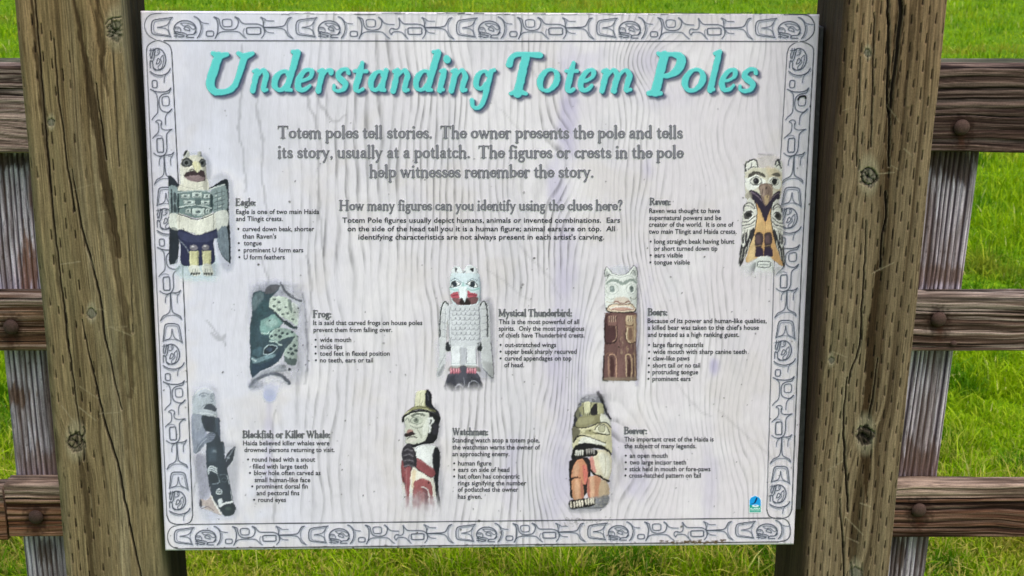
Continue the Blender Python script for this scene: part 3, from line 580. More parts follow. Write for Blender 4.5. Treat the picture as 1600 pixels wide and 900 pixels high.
def fig_thunderbird():
    c = Canvas(672, 408, 784, 614, 1.0, 670, 405, 4.287)
    c.p('330,120 352,150 356,270 430,300 440,780 400,790 340,760 330,300', '9c9dac', fe=5, a=.55); c.p('40,560 110,560 110,760 60,790', 'bdbdc6', fe=4, a=.5)
    c.p('74,330 84,295 106,276 132,290 142,320 124,380 118,560 108,716 74,776 52,770 72,650 66,480', 'd4d4d8'); c.p('58,765 100,705 106,730 74,780', '77777f', a=.6, fe=1.5); c.l('52,768 76,700 110,640', 5, 'b0b0b6')
    c.l('73,520 76,420 82,340 96,296 112,284 134,312', 9, '32323a'); c.l('112,330 108,520', 5, 'a6a7b0')
    for y in (360, 420, 468, 516): c.l('84,%d 118,%d' % (y, y + 8), 3, '9a9aa4')
    c.p('338,300 352,282 374,278 402,310 410,420 418,600 434,775 412,782 376,742 352,700 350,560 344,400', 'd6d6da'); c.p('356,690 420,700 434,778 408,778', 'a3a1a2', a=.5, fe=2); c.l('418,560 434,772 412,782 370,738', 5, '6e6e76', a=.8)
    c.l('344,314 354,290 370,284 386,310 394,400 394,520', 9, '2e2e36')
    for y in (330, 380, 425, 470, 515): c.l('354,%d 386,%d' % (y + 6, y), 3, '9a9aa4')
    c.p('116,560 150,560 152,610 116,610', '3a3a42', fe=1); c.p('330,565 352,560 356,612 326,606', '3a3a42', fe=1)
    c.p('134,306 340,306 344,480 336,580 240,596 146,584 136,480', 'd0d1d7'); c.l('142,320 136,480 148,580', 5, '8f8f99'); c.l('336,320 344,480 334,580', 6, '8a8a94')
    for r, y in enumerate((338, 368, 400, 432, 466, 500, 534)):
        for k in range(6):
            x = 150 + k * 31 + (r % 2) * 6
            if x < 320: c.l([(x, y - 10), (x + 3, y + 3), (x + 15, y + 8), (x + 27, y + 3), (x + 30, y - 10)], 3.6, '858591', a=.9)
    c.p('144,120 150,92 178,92 240,90 326,92 342,120 346,200 340,286 300,306 240,312 180,304 156,286 140,210', 'd6e3ea'); c.l('338,120 344,200 338,286', 8, '8d98a4', a=.7, fe=1.2)
    c.p('158,92 156,60 180,42 208,50 226,88', 'e4e8ec'); c.p('242,88 244,56 272,36 312,52 330,92', 'e4e8ec'); c.p('172,58 190,62 182,90', '33333b'); c.p('276,62 300,60 298,84 284,80', '33333b'); c.l('160,66 176,50 200,52', 3, '8f949c'); c.l('226,80 236,88 246,80', 7, '8a9096'); c.l('318,62 328,90', 4, '8a9096')
    c.l('146,196 180,206 216,196 232,160', 12, 'a4d0cc', a=.9, fe=1.2); c.l('258,196 290,208 336,196', 12, 'a4d0cc', a=.9, fe=1.2); c.l('226,158 244,178 262,158', 5, 'b2dcdc')
    c.l('148,144 176,128 206,146 222,160', 4, '6f7f8c'); c.l('258,148 290,130 326,146', 4, '6f7f8c')
    c.p('144,188 156,156 178,144 210,164 184,182', 'f0f3f4'); c.e(172, 166, 17, 20, '3a424c'); c.l('144,188 156,156 178,144 212,164 184,182 144,188', 5, '2a2e36')
    c.p('252,164 282,144 308,150 328,186 290,184', 'f0f3f4'); c.e(293, 167, 18, 20, '3a424c'); c.l('252,164 282,144 308,150 328,186 288,184 252,164', 5, '2a2e36')
    c.p('146,240 160,224 198,218 208,256 176,262 150,256', 'c9566a'); c.l('156,244 196,238', 5, '7a2c3c'); c.p('258,206 280,222 322,230 322,250 284,256 256,250', 'c9566a'); c.l('266,238 316,240', 6, '7a2c3c')
    c.p('158,262 210,262 260,258 326,250 326,284 300,302 240,308 186,300', '7d555a'); c.p('206,276 222,258 240,276 252,262 276,280 280,302 214,302', '3a2c30'); c.p('162,264 206,262 206,286 176,284', '9a686c', a=.8); c.p('284,262 324,256 318,286 288,292', '8f6064', a=.8)
    c.p('198,200 214,184 248,184 258,206 256,250 240,284 226,262 210,256 202,236', 'e8eef2'); c.l('254,200 256,244 242,280', 4, '8d979e', a=.8); c.l('200,200 204,244', 3, 'a4adb5')
    c.p('212,590 250,590 250,716 216,716', 'b9b9c2', sm=False); c.p('150,590 180,582 212,592 214,680 208,722 156,724 152,660', 'e0e1e6'); c.p('250,590 280,582 312,592 316,680 316,724 252,722 252,660', 'e0e1e6')
    c.l('212,600 212,700', 4, '8e8e98'); c.l('252,600 254,700', 4, '8e8e98'); c.l('316,600 318,700', 5, '84848e'); c.l('156,700 208,696', 4, 'b8c4c8'); c.l('254,700 314,700', 4, 'b8c4c8')
    c.p('132,730 160,715 320,715 350,752 320,750 240,745 140,750', '7a7466', a=.6, fe=1.5)
    c.p('106,870 120,800 140,764 200,745 216,716 248,716 266,750 318,760 346,800 360,870 300,890 160,890', '5b5968', fe=1.2); c.p('130,800 170,780 180,840 140,860', '3d3c4a', a=.6, fe=2); c.p('260,770 310,780 330,840 270,840', '44434f', a=.6, fe=2)
    c.ring(300, 850, 34, 36, 5, 'a9a8b6', t0=170, t1=380); c.ring(204, 862, 24, 22, 5, 'a9a8b6', t0=160, t1=360); c.l('110,820 120,850 124,880', 5, '8c8b99'); c.l('232,790 240,830 230,860', 5, '8c8b99')
    for x in (150, 168, 186, 202, 260, 277, 293, 309): c.e(x, 747, 8.5, 20, 'cf7488'); c.e(x, 741, 3.5, 11, 'e8a8b4'); 
    for x in (159, 177, 194, 268, 285, 301): c.l([(x, 735), (x, 766)], 3, '6d3c4c')
    c.grain(.08); c.fade(800, 900); return c

def fig_watchman():
    c = Canvas(614, 602, 702, 806, 1.0, 610, 600, 4.39)
    c.p('300,150 345,220 350,330 325,420 352,460 362,880 330,880 300,500', 'a3a3b0', fe=5, a=.5)
    c.p('164,150 172,90 182,52 240,40 262,42 282,70 288,140 330,190 344,236 330,262 300,200 220,176 150,186 92,250 82,232 120,182', '3a3542')
    c.p('166,152 172,90 182,52 240,40 246,60 240,150 290,190 220,168 150,180 104,214 98,206 140,172', 'c9c69c'); c.p('172,60 200,48 236,44 230,140 176,150', 'dcd8ba'); c.l('206,60 200,150', 4, 'a8a47c', a=.7); c.l('222,110 210,158', 4, '6f6c52', a=.7)
    c.p('242,50 262,44 282,72 286,140 306,170 262,150 240,140', '2e2b38'); c.l('256,60 262,110', 4, '6c6878'); c.p('150,158 220,150 300,176 304,190 220,166 130,186', '8e8a5e', a=.8)
    c.l('200,160 240,158 300,182', 5, '3a362c', a=.8)
    c.p('94,250 110,204 150,188 220,184 272,210 282,260 278,340 244,388 180,408 130,408 102,398 106,346 96,322 102,290', 'cfcfc2'); 
    c.p('268,206 330,240 328,330 318,372 292,404 230,412 170,432 122,432 112,414 180,408 236,388 252,350 268,300', '2c2733'); c.p('290,270 326,280 318,340 290,340', '4c4656', a=.6, fe=2)
    c.l('86,256 92,226 140,196 220,184 290,204 338,238', 13, '2b2730'); 
    c.p('144,214 180,196 234,204 236,222 190,212 150,226', '7d8076'); c.l('104,250 120,234 134,262', 6, '8f9287')
    c.ring(180, 250, 42, 25, 5, '6f736b'); c.p('142,254 168,228 210,228 228,252 190,274', 'b9bcae'); c.e(178, 250, 17, 18, '7e8479'); c.e(176, 247, 7, 8, '4d524d'); c.l('140,286 180,304 226,290 244,262', 5, '84877c'); c.l('176,300 204,340 214,366', 6, 'a5a797')
    c.p('110,330 124,312 156,320 152,336 120,344', 'b98b84', fe=.9); c.p('96,346 120,334 150,326 172,346 132,358 104,362', '3c2c34'); c.l('110,388 128,366 160,362 184,370', 6, '4a3a3e'); c.p('106,388 126,378 180,374 170,394 124,404', 'd9d2c8', a=.9)
    c.p('222,300 250,240 268,232 256,320 226,356', 'dfdfd6', a=.9)
    c.l('268,258 266,238 284,236 294,252 280,270 266,284 276,300 268,332', 13, 'e4e4e2'); c.l('282,252 274,276', 5, '24212a')
    c.p('166,444 210,418 280,416 318,436 306,520 296,590 250,552 200,516 176,506', 'e4e4e4'); c.l('170,446 216,420 290,418', 5, 'b6b6bc')
    c.p('298,446 316,430 332,446 342,500 334,600 330,700 346,860 316,880 306,740 300,620 296,590 288,500', '2e2b38'); c.l('300,450 290,510 298,590', 5, '55525f')
    c.p('168,510 200,512 250,548 300,586 304,626 270,640 212,606 168,566', '9c5058'); c.l('176,516 240,544 290,584', 5, 'b8797c', a=.8); c.l('170,568 216,608 270,638 300,646', 8, '2a2430')
    c.p('78,525 96,540 100,590 110,640 96,694 82,660 74,590', '9a5258'); c.l('90,640 96,692', 6, '42303c')
    c.p('82,450 104,418 134,406 150,434 170,460 180,520 178,576 140,586 100,580 84,520 78,480', '4b444f'); 
    for k, y in enumerate((436, 452, 468, 486, 504, 524, 544, 562)): c.l('%d,%d %d,%d %d,%d' % (96 - k, y + 4, 124, y - 4, 146 + k * 3, y + 6), 4, '8d8690' if k % 2 else '2a2530')
    c.p('160,462 178,480 178,570 166,560', '36303a', a=.9)
    c.p('104,578 146,578 144,700 138,870 108,870 100,690', 'a3565e'); c.l('140,580 138,860', 4, '553040'); c.l('112,590 108,850', 5, 'c08a8c', a=.6)
    c.p('146,588 200,600 270,640 300,662 306,880 142,880', 'e2dcd0'); c.p('148,600 176,600 168,680 150,720', 'e2c79a', a=.7, fe=2)
    c.p('160,690 176,662 216,646 256,656 282,684 292,760 300,880 160,880', 'a65a5e'); c.l('176,664 216,648 258,660', 5, 'c88e8c'); c.p('214,702 244,712 262,740 270,880 240,880 236,760', '6c4452', a=.6, fe=1.5); c.l('212,706 246,716 264,750 268,830', 6, 'dccfca')
    c.e(262, 678, 5, 5, '3c2430')
    c.p('80,690 100,700 106,870 84,870', 'd8d0c8', a=.8, fe=1.5)
    c.grain(.09); c.fade(690, 890); return c

def fig_beaver():
    c = Canvas(874, 602, 972, 806, 1.0, 870, 600, 4.39)
    c.p('150,130 160,60 230,30 330,50 360,160 380,300 390,500 380,780 350,700', 'a2a1b0', fe=6, a=.5)
    c.p('140,190 160,110 190,80 300,60 330,130 330,210 160,220', '80808a', fe=3, a=.85)
    rn = np.random.RandomState(3)
    for k in range(60):
        x = rn.uniform(150, 275); y = rn.uniform(85, 150); c.l([(x, y), (x + rn.uniform(-12, 12), y + rn.uniform(-8, 8))], 4, rn.choice(['55565e', '9a9aa2', 'b0afb4', '3d3e46']), a=.6)
    c.l('285,60 306,100 322,150 344,200 368,238', 24, '34313c', w2=10, fe=.9)
    c.p('114,300 124,200 150,160 160,180 156,240 130,292', '3c3842'); c.p('128,206 146,160 158,166 150,240', '8f8b72', a=.7, fe=1)
    c.p('150,165 168,150 184,126 300,130 318,150 318,206 262,212 180,222', 'a8a37e'); c.p('186,130 228,124 232,190 190,200', 'd2cda8'); c.p('276,136 314,136 318,205 280,205', 'bdb88e'); c.p('236,170 270,132 276,206 236,214', '332d36'); c.p('160,160 182,150 190,212 168,210', 'a39e78'); c.l('184,130 186,210', 4, '4c473e'); c.l('232,126 234,200', 5, '3c3638'); c.l('274,134 278,206', 5, '3c3638')
    for x in (196, 210, 224, 240, 252): c.l([(x, 196), (x, 214)], 3, '4c4648')
    c.p('128,286 150,230 180,220 262,212 306,212 300,258 240,280 180,300', '958e6a'); c.p('150,240 250,222 240,262 160,280', 'aaa37e', a=.8, fe=2)
    c.p('300,206 326,208 358,240 372,290 330,262 300,256', 'dcd9cc')
    c.p('112,292 150,300 200,296 262,276 320,264 366,284 374,330 378,470 340,440 250,412 190,404 150,430 112,470 106,360', 'd6cda8'); c.l('112,290 170,302 230,292 290,266 340,266 372,296', 8, '3f3830')
    c.p('106,300 150,306 160,340 130,380 112,400', '4c453c', a=.8, fe=1.2); c.p('160,330 230,310 262,330 280,346 210,344', '9f986e', a=.8, fe=1.2); c.e(184, 326, 12, 10, 'cfc9a2'); c.e(228, 322, 8, 6, '5d563e')
    c.p('262,314 284,280 318,274 346,300 362,344 318,340 280,330', 'e3dec4'); c.l('258,312 284,280 318,274 346,300 364,346 318,342 274,334', 6, '3c362c'); c.e(308, 305, 24, 25, 'bdb89a'); c.ring(308, 305, 24, 25, 3.5, '6a6450')
    c.l('250,330 300,346 362,348', 5, '4e473a'); c.l('116,396 150,356 200,356 262,380 334,404', 11, '2f2930', w2=9); c.p('148,410 170,368 212,362 270,384 330,408 330,420 268,414 200,404', 'e2dfd4')
    c.p('106,470 116,430 158,410 210,402 262,412 320,424 362,456 374,490 320,452 262,440 210,446 160,452 124,470 130,520 100,510', '29232c'); 
    c.p('262,452 330,456 372,492 376,560 370,612 348,664 300,640 240,600 226,560 222,510 262,490', 'ddd0b4'); c.p('222,512 248,500 262,560 270,606 238,592', 'cf7f78', a=.9, fe=1.4); c.p('290,470 360,500 366,600 330,640 300,560', 'ece6d6', a=.9, fe=3); c.l('330,480 336,560 330,630', 4, 'b8a888', a=.7)
    c.p('84,560 100,520 180,500 226,520 232,600 216,720 180,770 100,780 90,690', '31282f'); 
    c.p('98,632 110,570 138,524 176,516 200,550 212,600 206,664 186,688 150,650 110,644', 'cf8c66'); c.p('176,560 210,580 208,660 188,684', 'd66f64', a=.9, fe=1.2); c.p('120,560 150,540 150,620 112,630', 'e0ad88', a=.8, fe=2)
    c.l('92,646 130,638 160,646', 7, '2b222a'); c.l('236,590 262,622 300,634 330,656 356,664', 14, '2b222a')
    c.p('102,668 132,646 166,652 180,690 182,790 122,800 106,730', 'cb9068'); c.p('124,670 150,664 152,790 130,790', 'e3b28e', a=.8, fe=2); c.p('162,660 180,690 182,780 168,780', 'b0685a', a=.8, fe=1.3)
    c.p('212,660 232,632 276,632 306,660 300,740 286,784 218,780', 'c98c6c'); c.p('228,650 256,644 256,770 232,770', 'e2b694', a=.8, fe=2); c.p('300,664 350,680 358,760 290,784', 'cdb292', fe=1.4); c.p('212,670 224,660 226,776 214,776', 'b05a58', a=.8, fe=1.2)
    c.p('86,870 100,800 200,786 300,770 352,762 362,800 320,850 260,880 160,890', '8a8a92', fe=2, a=.85)
    for k in range(60):
        x = rn.uniform(255, 350); y = rn.uniform(770, 845); c.l([(x, y), (x + rn.uniform(-8, 8), y + rn.uniform(-6, 6))], 5, rn.choice(['6d6a6c', 'b3ac9c', 'a39a88', '94929a']), a=.6)
    c.p('84,810 110,794 250,782 262,810 250,836 150,852 100,856 88,840', '2d262c')
    for k, (x, y) in enumerate(((98, 826), (120, 828), (140, 822), (158, 820), (176, 818), (200, 808), (218, 806), (236, 804), (250, 800))): c.p([(x - 8, y - 18), (x + 2, y - 20), (x + 7, y + 4), (x + 4, y + 19), (x - 3, y + 17)], 'ded3c2'); c.l([(x + 8, y - 16), (x + 9, y + 10)], 3, '5b443c')
    c.p('110,456 180,446 270,452 276,486 250,494 200,496 130,506 116,486', '2b242a')
    for x, y in ((132, 474), (146, 474), (160, 472), (176, 472), (206, 464), (222, 462), (238, 460), (254, 462)): c.p([(x - 6, y - 16), (x + 5, y - 18), (x + 6, y + 4), (x, y + 20)], 'd9d4cc' if x < 190 else 'a49c98')
    c.grain(.1); c.a *= .55 + .45 * sstep(30, 150, (c.Y - 600) * 4.39); c.a *= 1 - .85 * sstep(840, 900, (c.Y - 600) * 4.39); return c

def fig_bear():
    c = Canvas(932, 408, 1008, 606, 1.0, 925, 405, 4.388)
    c.p('300,60 322,120 322,820 296,850 296,400', '8f8aa6', fe=4, a=.55); c.p('120,60 180,40 262,50 250,100 200,110 150,100', 'b0b4be', fe=4, a=.6)
    c.p('90,366 306,366 304,600 308,828 250,834 80,826 72,790 84,640', '7a5654', sm=False); c.p('180,380 230,380 230,810 172,810', '8a6460', a=.8, fe=3, sm=False)
    rn = np.random.RandomState(8)
    for k in range(70):
        x = rn.uniform(84, 300); y = rn.uniform(380, 800); c.l([(x, y), (x + rn.uniform(-3, 3), y + rn.uniform(14, 60))], 4, rn.choice(['5a3a3c', '85605a', '4c3236', '9a7868', '6c4848']), a=.45)
    for k in range(34):
        x = rn.uniform(196, 300); y = rn.uniform(470, 640); c.l([(x, y), (x + rn.uniform(-3, 3), y + rn.uniform(10, 36))], 4, rn.choice(['c8ae8c', 'b5946e']), a=.5)
    c.p('90,142 88,70 104,54 138,88 150,98 190,104 240,98 268,70 288,42 308,70 312,140 308,320 296,356 200,362 108,358 92,330 88,240', 'dfe0dc')
    c.l('90,120 90,72 104,54 138,90 160,104 200,110 240,98 268,66 288,42 308,72 310,120', 4, '50525a'); c.p('98,120 100,80 124,104 132,112', 'b6b8b6'); c.p('270,104 296,76 302,110', 'b6b8b6'); c.l('262,104 286,74 300,110', 4, '44464c'); c.l('98,118 118,104 134,112', 4, '44464c'); c.l('112,110 108,124', 6, '55575c')
    c.l('304,120 310,220 306,330', 6, '8a8b8e', a=.8); c.l('92,150 130,112 200,122 260,112 300,142', 4, 'a3a5a4', a=.8)
    c.l('104,168 124,150 160,146 204,166', 16, '9aa49e', w2=22); c.l('218,166 252,146 284,144 302,164', 22, '9aa49e', w2=14); c.l('262,150 268,164', 5, 'c6ccc6')
    c.ring(138, 206, 44, 34, 3, 'a4a8a4', a=.8); c.e(138, 204, 19, 25, '8e9a98'); c.e(134, 198, 8, 10, 'a9b2b0'); c.ring(268, 206, 34, 34, 3, 'a4a8a4', a=.8); c.e(270, 204, 17, 24, '7e8886'); c.e(274, 198, 7, 9, '555b5c'); c.l('252,190 258,224', 4, 'f2f2ee')
    c.l('100,262 130,276 150,268', 5, 'b6b4a8'); c.l('262,262 290,276 304,262', 5, 'a8a698'); c.l('98,290 130,300 150,292', 5, 'c6b8a2'); c.l('262,258 270,290', 4, '8e8c84')
    c.p('150,296 170,262 236,262 262,296 210,306', 'd5bfae', a=.8, fe=1.5); c.l('152,296 166,286 186,298 208,304 230,298 246,286 262,296', 7, '8c4c40')
    c.p('102,338 112,322 150,304 212,308 268,304 294,330 290,356 200,362 112,358', 'e2cdb4'); c.l('106,344 116,322 150,306 212,312 266,306 292,332', 6, '7c5a4c'); c.p('118,344 150,322 256,322 284,344 200,350', 'd8a99a'); c.l('126,336 160,326 250,326 276,338', 9, 'ece8de'); c.l('118,344 200,350 284,344', 4, '8a5850'); c.l('98,334 112,358 200,366 288,360 302,338', 8, '3f2a2c')
    c.p('92,392 168,386 172,450 170,560 120,580 86,566', '5c3a3e'); c.l('92,440 90,560 130,576 166,556 172,460', 6, '382228'); c.l('164,462 166,540 140,566', 6, 'b08c76', a=.9); c.p('112,390 166,386 170,440 156,458 114,456', '8e6660')
    for x in (118, 132, 146, 160): c.l([(x, 392), (x + 1, 428)], 5, 'c0a08c'); c.l([(x + 7, 392), (x + 8, 426)], 3, '42282c')
    c.l('112,456 158,460', 5, '42282c')
    c.p('232,392 280,386 304,392 300,560 262,576 236,552 232,470', 'ab8a6e'); c.p('236,392 280,388 282,436 262,452 236,444', 'c4a888')
    for x in (242, 256, 270): c.l([(x, 392), (x + 1, 424)], 5, 'dcc8a8'); c.l([(x + 7, 394), (x + 8, 424)], 3, '6a4a40')
    c.l('232,446 262,458 286,446', 5, '5a3c38'); c.l('244,470 238,540 262,572', 5, 'e0ccaa'); c.p('252,480 272,476 276,540 256,550', '7c5a4e', a=.8); c.l('232,470 232,550 262,580 302,566', 5, '4c3030'); c.l('292,400 294,560', 7, 'd2b892', a=.8)
    c.l('82,660 78,820', 8, '3f2a30'); c.l('120,656 146,650 166,690 166,810', 8, 'c49a80'); c.l('112,668 116,800', 10, 'b28a74', a=.8); c.p('126,680 150,690 148,810 130,810', '5a383a'); c.l('90,660 112,642 140,642', 6, '98705e')
    c.l('232,660 246,650 272,680 270,820', 8, 'c8a884'); c.l('232,664 236,800', 8, 'd3b692', a=.9); c.p('248,690 262,700 262,810 246,800', '583838'); c.l('292,650 298,820', 8, 'b89a7a', a=.8); c.l('284,660 286,800', 5, '5c3e3c')
    c.p('78,816 120,806 200,812 304,804 306,832 78,832', '94806e', fe=1.4, a=.8, sm=False); c.l('74,800 76,828 110,836', 5, '33262c')
    c.grain(.1, .3, .1); return c

def fig_raven():
    c = Canvas(1150, 236, 1232, 440, 1.0, 1140, 230, 4.286)
    c.p('190,60 300,50 340,90 300,140 200,140', 'b9b2a8', fe=4, a=.6); c.l('196,46 290,52', 8, '77777e', a=.5, fe=1.4); c.p('345,140 366,200 370,780 350,720', '96959f', fe=4, a=.5)
    c.p('118,345 180,360 240,340 310,350 318,480 330,600 358,790 300,760 240,735 180,745 108,770 140,640 170,520', 'cf9f62'); c.p('180,430 220,440 236,520 300,440 300,560 320,700 300,560 180,560', 'e0b877', a=.7, fe=4); c.p('150,620 172,600 170,740 120,760', 'e2c48c', a=.8, fe=3)
    c.l('240,500 242,570', 3, '8a6840', a=.7)
    c.p('104,300 104,112 120,90 180,80 192,130 240,138 300,138 312,90 332,76 352,116 350,210 344,300 330,350 240,380 120,344', 'd8d0bc')
    c.p('104,170 106,110 150,82 184,84 190,134 160,136 130,150', 'e2dfd6'); c.l('108,160 108,112 152,84 182,92 188,130', 10, '3c3a42'); c.l('124,150 148,132 176,134', 6, '55535c'); c.l('148,110 146,130', 6, '77757c')
    c.p('300,138 308,104 328,76 350,100 350,170', 'e0ddd2'); c.l('304,120 318,84 334,82', 8, '3c3a42'); c.l('314,128 330,116 346,140', 10, '3c3a42'); c.p('318,80 336,78 342,112 326,108', '4a4850')
    c.p('240,140 300,140 340,170 344,300 300,280', 'cbb894', a=.7, fe=3)
    c.p('104,210 128,204 150,196 180,184 206,200 236,218 244,260 200,262 150,290 112,280', 'ebe9e2'); c.p('262,210 290,196 330,206 346,250 330,282 290,270 262,256', 'e6e3d8')
    c.p('122,200 136,174 166,162 206,166 234,184 236,204 206,190 170,184 140,200', '5c5650'); c.p('282,184 306,170 332,174 340,196 300,192', '6a6258'); c.l('190,176 206,186', 6, '8d857a')
    c.p('136,228 152,206 184,200 208,214 214,238 184,250 152,248', 'dcd9d0'); c.l('136,228 152,206 184,198 208,212 216,238 184,252 150,248 136,228', 5, '46424a'); c.e(177, 227, 21, 23, '2c2930'); c.e(172, 222, 6, 6, '6b6870')
    c.p('270,226 288,206 314,206 330,226 316,250 288,252', 'd6d2c6'); c.e(301, 229, 19, 22, '2c2930'); c.l('270,226 288,204 314,204 332,226 314,252 286,252 270,226', 4, '56524c')
    c.p('130,300 146,286 196,310 226,350 262,352 300,310 336,292 334,340 300,370 270,420 240,502 214,440 190,390 146,340', '392c44'); c.p('104,320 140,300 150,340 120,342', 'a79c90', a=.7, fe=1.5); c.l('146,300 190,330 214,360', 7, '8a7488', a=.8); c.l('270,360 296,326 326,308', 6, '8a7480', a=.8)
    c.p('196,262 222,242 270,244 292,268 284,330 262,372 240,392 220,356 204,310', '8d7468'); c.p('206,270 236,256 236,330 216,320', 'b2988a', a=.7, fe=1.5); c.p('232,330 262,320 258,370 240,380', 'bfa37a', a=.9, fe=1.2); c.l('250,262 260,300 250,340', 4, '54403c'); c.l('222,280 218,310', 4, '4c3a3c'); c.e(244, 272, 5, 8, '3c2e32'); c.l('262,250 286,280 280,330', 4, 'cbb494', a=.7)
    for sgn in (0, 1):
        M = (lambda s: s) if not sgn else (lambda s: ' '.join('%g,%g' % (352 - (float(a.split(',')[0]) - 88) * .78, float(a.split(',')[1]) + 8) for a in s.split()))
        c.p(M('92,420 104,378 130,342 160,360 182,410 178,500 160,590 128,680 84,770 66,800 66,740 78,640 82,520'), 'dad6cc')
        c.l(M('94,424 98,392 124,372 156,384 168,410'), 8, '4a454c'); c.l(M('100,398 130,392 160,410'), 5, '6b666a')
        c.p(M('94,440 112,424 140,420 160,440 150,470 120,482 96,476'), '5d5858'); c.p(M('108,446 126,436 144,446 136,464 114,466'), '2e2b30'); c.l(M('96,440 114,424 144,420 166,436'), 4, 'f0eee8'); c.l(M('150,440 156,460 130,484'), 5, 'f0eee8')
        c.l(M('84,500 120,498 152,476 170,462'), 6, '47424a'); c.l(M('84,526 112,520 146,512 170,490'), 7, '57525a'); c.l(M('96,544 140,530 164,520'), 5, '6b666a')
        for k, (a, b) in enumerate(((96, 92), (114, 104), (134, 122), (152, 140))): c.l(M('%d,552 %d,600 %d,%d' % (a + 6, a, b - 4, 650 - k * 4)), 5, '8c867f'); c.e(*[float(v) for v in M('%d,%d' % (b - 2, 650 - k * 14)).split(',')], 5, 9, 'f1efe8')
        c.p(M('82,592 94,580 96,640 84,640'), '4c474e'); c.p(M('104,580 116,570 114,630 102,640'), '4c474e')
        c.p(M('66,740 78,650 90,670 108,640 126,600 140,560 160,540 166,570 150,630 122,690 96,750 68,800'), '3b363e'); c.l(M('112,670 96,740'), 5, 'c9c4ba'); c.l(M('88,680 76,760'), 5, 'a9a49c'); c.l(M('138,620 122,680'), 5, 'c9c4ba')
        c.l(M('168,360 184,420 178,500 160,590'), 6, '2f2b33')
    c.p('168,640 170,590 186,570 212,570 226,592 224,640 216,664 222,700 224,730 172,732 176,690', '4f3c42'); c.p('232,590 248,570 270,570 284,590 284,640 276,660 286,700 286,732 232,730 234,680', '4f3c42'); c.p('176,600 200,590 206,640 180,640', '70555a', a=.8, fe=1.5); c.p('238,600 262,590 270,640 244,640', '70555a', a=.8, fe=1.5); c.l('174,664 222,656', 4, 'a98a62'); c.l('234,664 280,656', 4, 'a98a62'); c.p('176,680 220,676 222,728 174,730', '3c2a48', a=.9, fe=1); c.p('236,680 282,676 284,728 236,728', '3c2a48', a=.9, fe=1)
    c.p('148,860 156,790 176,748 206,732 264,732 284,746 300,800 318,862 240,890', 'd8d9d4', fe=1.2); c.l('190,768 188,800 230,804 270,800 270,768 230,764 190,768', 6, '5f5f64'); c.l('202,786 258,786', 6, '8d8d90'); c.p('176,770 168,830 120,872 140,800', '7d7c80', fe=1.5, a=.9); c.p('284,770 292,800 310,860 296,860', '7d7c80', fe=1.5, a=.8)
    c.p('76,800 120,776 180,746 156,800 120,880 84,860', 'bfc2c2', a=.7, fe=3); c.p('300,780 345,800 350,860 320,870', 'bfc2c2', a=.7, fe=3)
    c.grain(.1); c.fade(790, 900); return c

FIGS = [('eagle_illustration', fig_eagle), ('frog_illustration', fig_frog), ('killer_whale_illustration', fig_whale), ('thunderbird_illustration', fig_thunderbird),
        ('watchman_illustration', fig_watchman), ('beaver_illustration', fig_beaver), ('bear_illustration', fig_bear), ('raven_illustration', fig_raven)]
# ------------------------------------------------------------------ geometry of the picture: layout pixels -> places
_th = PITCH
_fw = np.array([0, math.cos(_th), -math.sin(_th)]); _up = np.array([0, math.sin(_th), math.cos(_th)]); _rt = np.array([1.0, 0, 0])
def hit(x, y, Y):
    """point of the vertical plane at depth Y seen at layout position x, y"""
    d = _fw + _rt * (x - 800) / FPX - _up * (y - 450) / FPX
    t = (Y - CAM[1]) / d[1]
    return CAM + t * d
def to_px(P):
    """layout position of points (N,3)"""
    v = P - CAM
    z = v @ _fw
    return 800 + FPX * (v @ _rt) / z, 450 - FPX * (v @ _up) / z

# ------------------------------------------------------------------ object helpers
def link(name, me, mat=None, parent=None, kind=None):
    o = bpy.data.objects.new(name, me); scene.collection.objects.link(o)
    if mat is not None and me is not None: me.materials.append(mat)
    if parent is not None: o.parent = parent
    if kind: o['kind'] = kind
    return o
def thing(name, label, cat, loc=(0, 0, 0)):
    o = bpy.data.objects.new(name, None); scene.collection.objects.link(o)
    o.location = loc; o.empty_display_size = .1; o['label'] = label; o['category'] = cat
    return o
def mesh_np(name, V, F, smooth=False):
    me = bpy.data.meshes.new(name)
    V = np.ascontiguousarray(V, np.float32); F = np.ascontiguousarray(F, np.int32)
    n = F.shape[1]
    me.vertices.add(len(V)); me.vertices.foreach_set('co', V.ravel())
    me.loops.add(F.size); me.loops.foreach_set('vertex_index', F.ravel())
    me.polygons.add(len(F)); me.polygons.foreach_set('loop_start', np.arange(0, F.size, n, dtype=np.int32))
    if smooth: me.polygons.foreach_set('use_smooth', np.ones(len(F), bool))
    me.update(calc_edges=True)
    return me
def set_col(me, name, C):
    a = me.color_attributes.new(name, 'FLOAT_COLOR', 'POINT')
    C = np.asarray(C, np.float32)
    if C.shape[1] == 3: C = np.concatenate([C, np.ones((len(C), 1), np.float32)], 1)
    a.data.foreach_set('color', np.ascontiguousarray(C).ravel())
def set_f(me, name, A):
    a = me.attributes.new(name, 'FLOAT', 'POINT'); a.data.foreach_set('value', np.ascontiguousarray(A, np.float32))

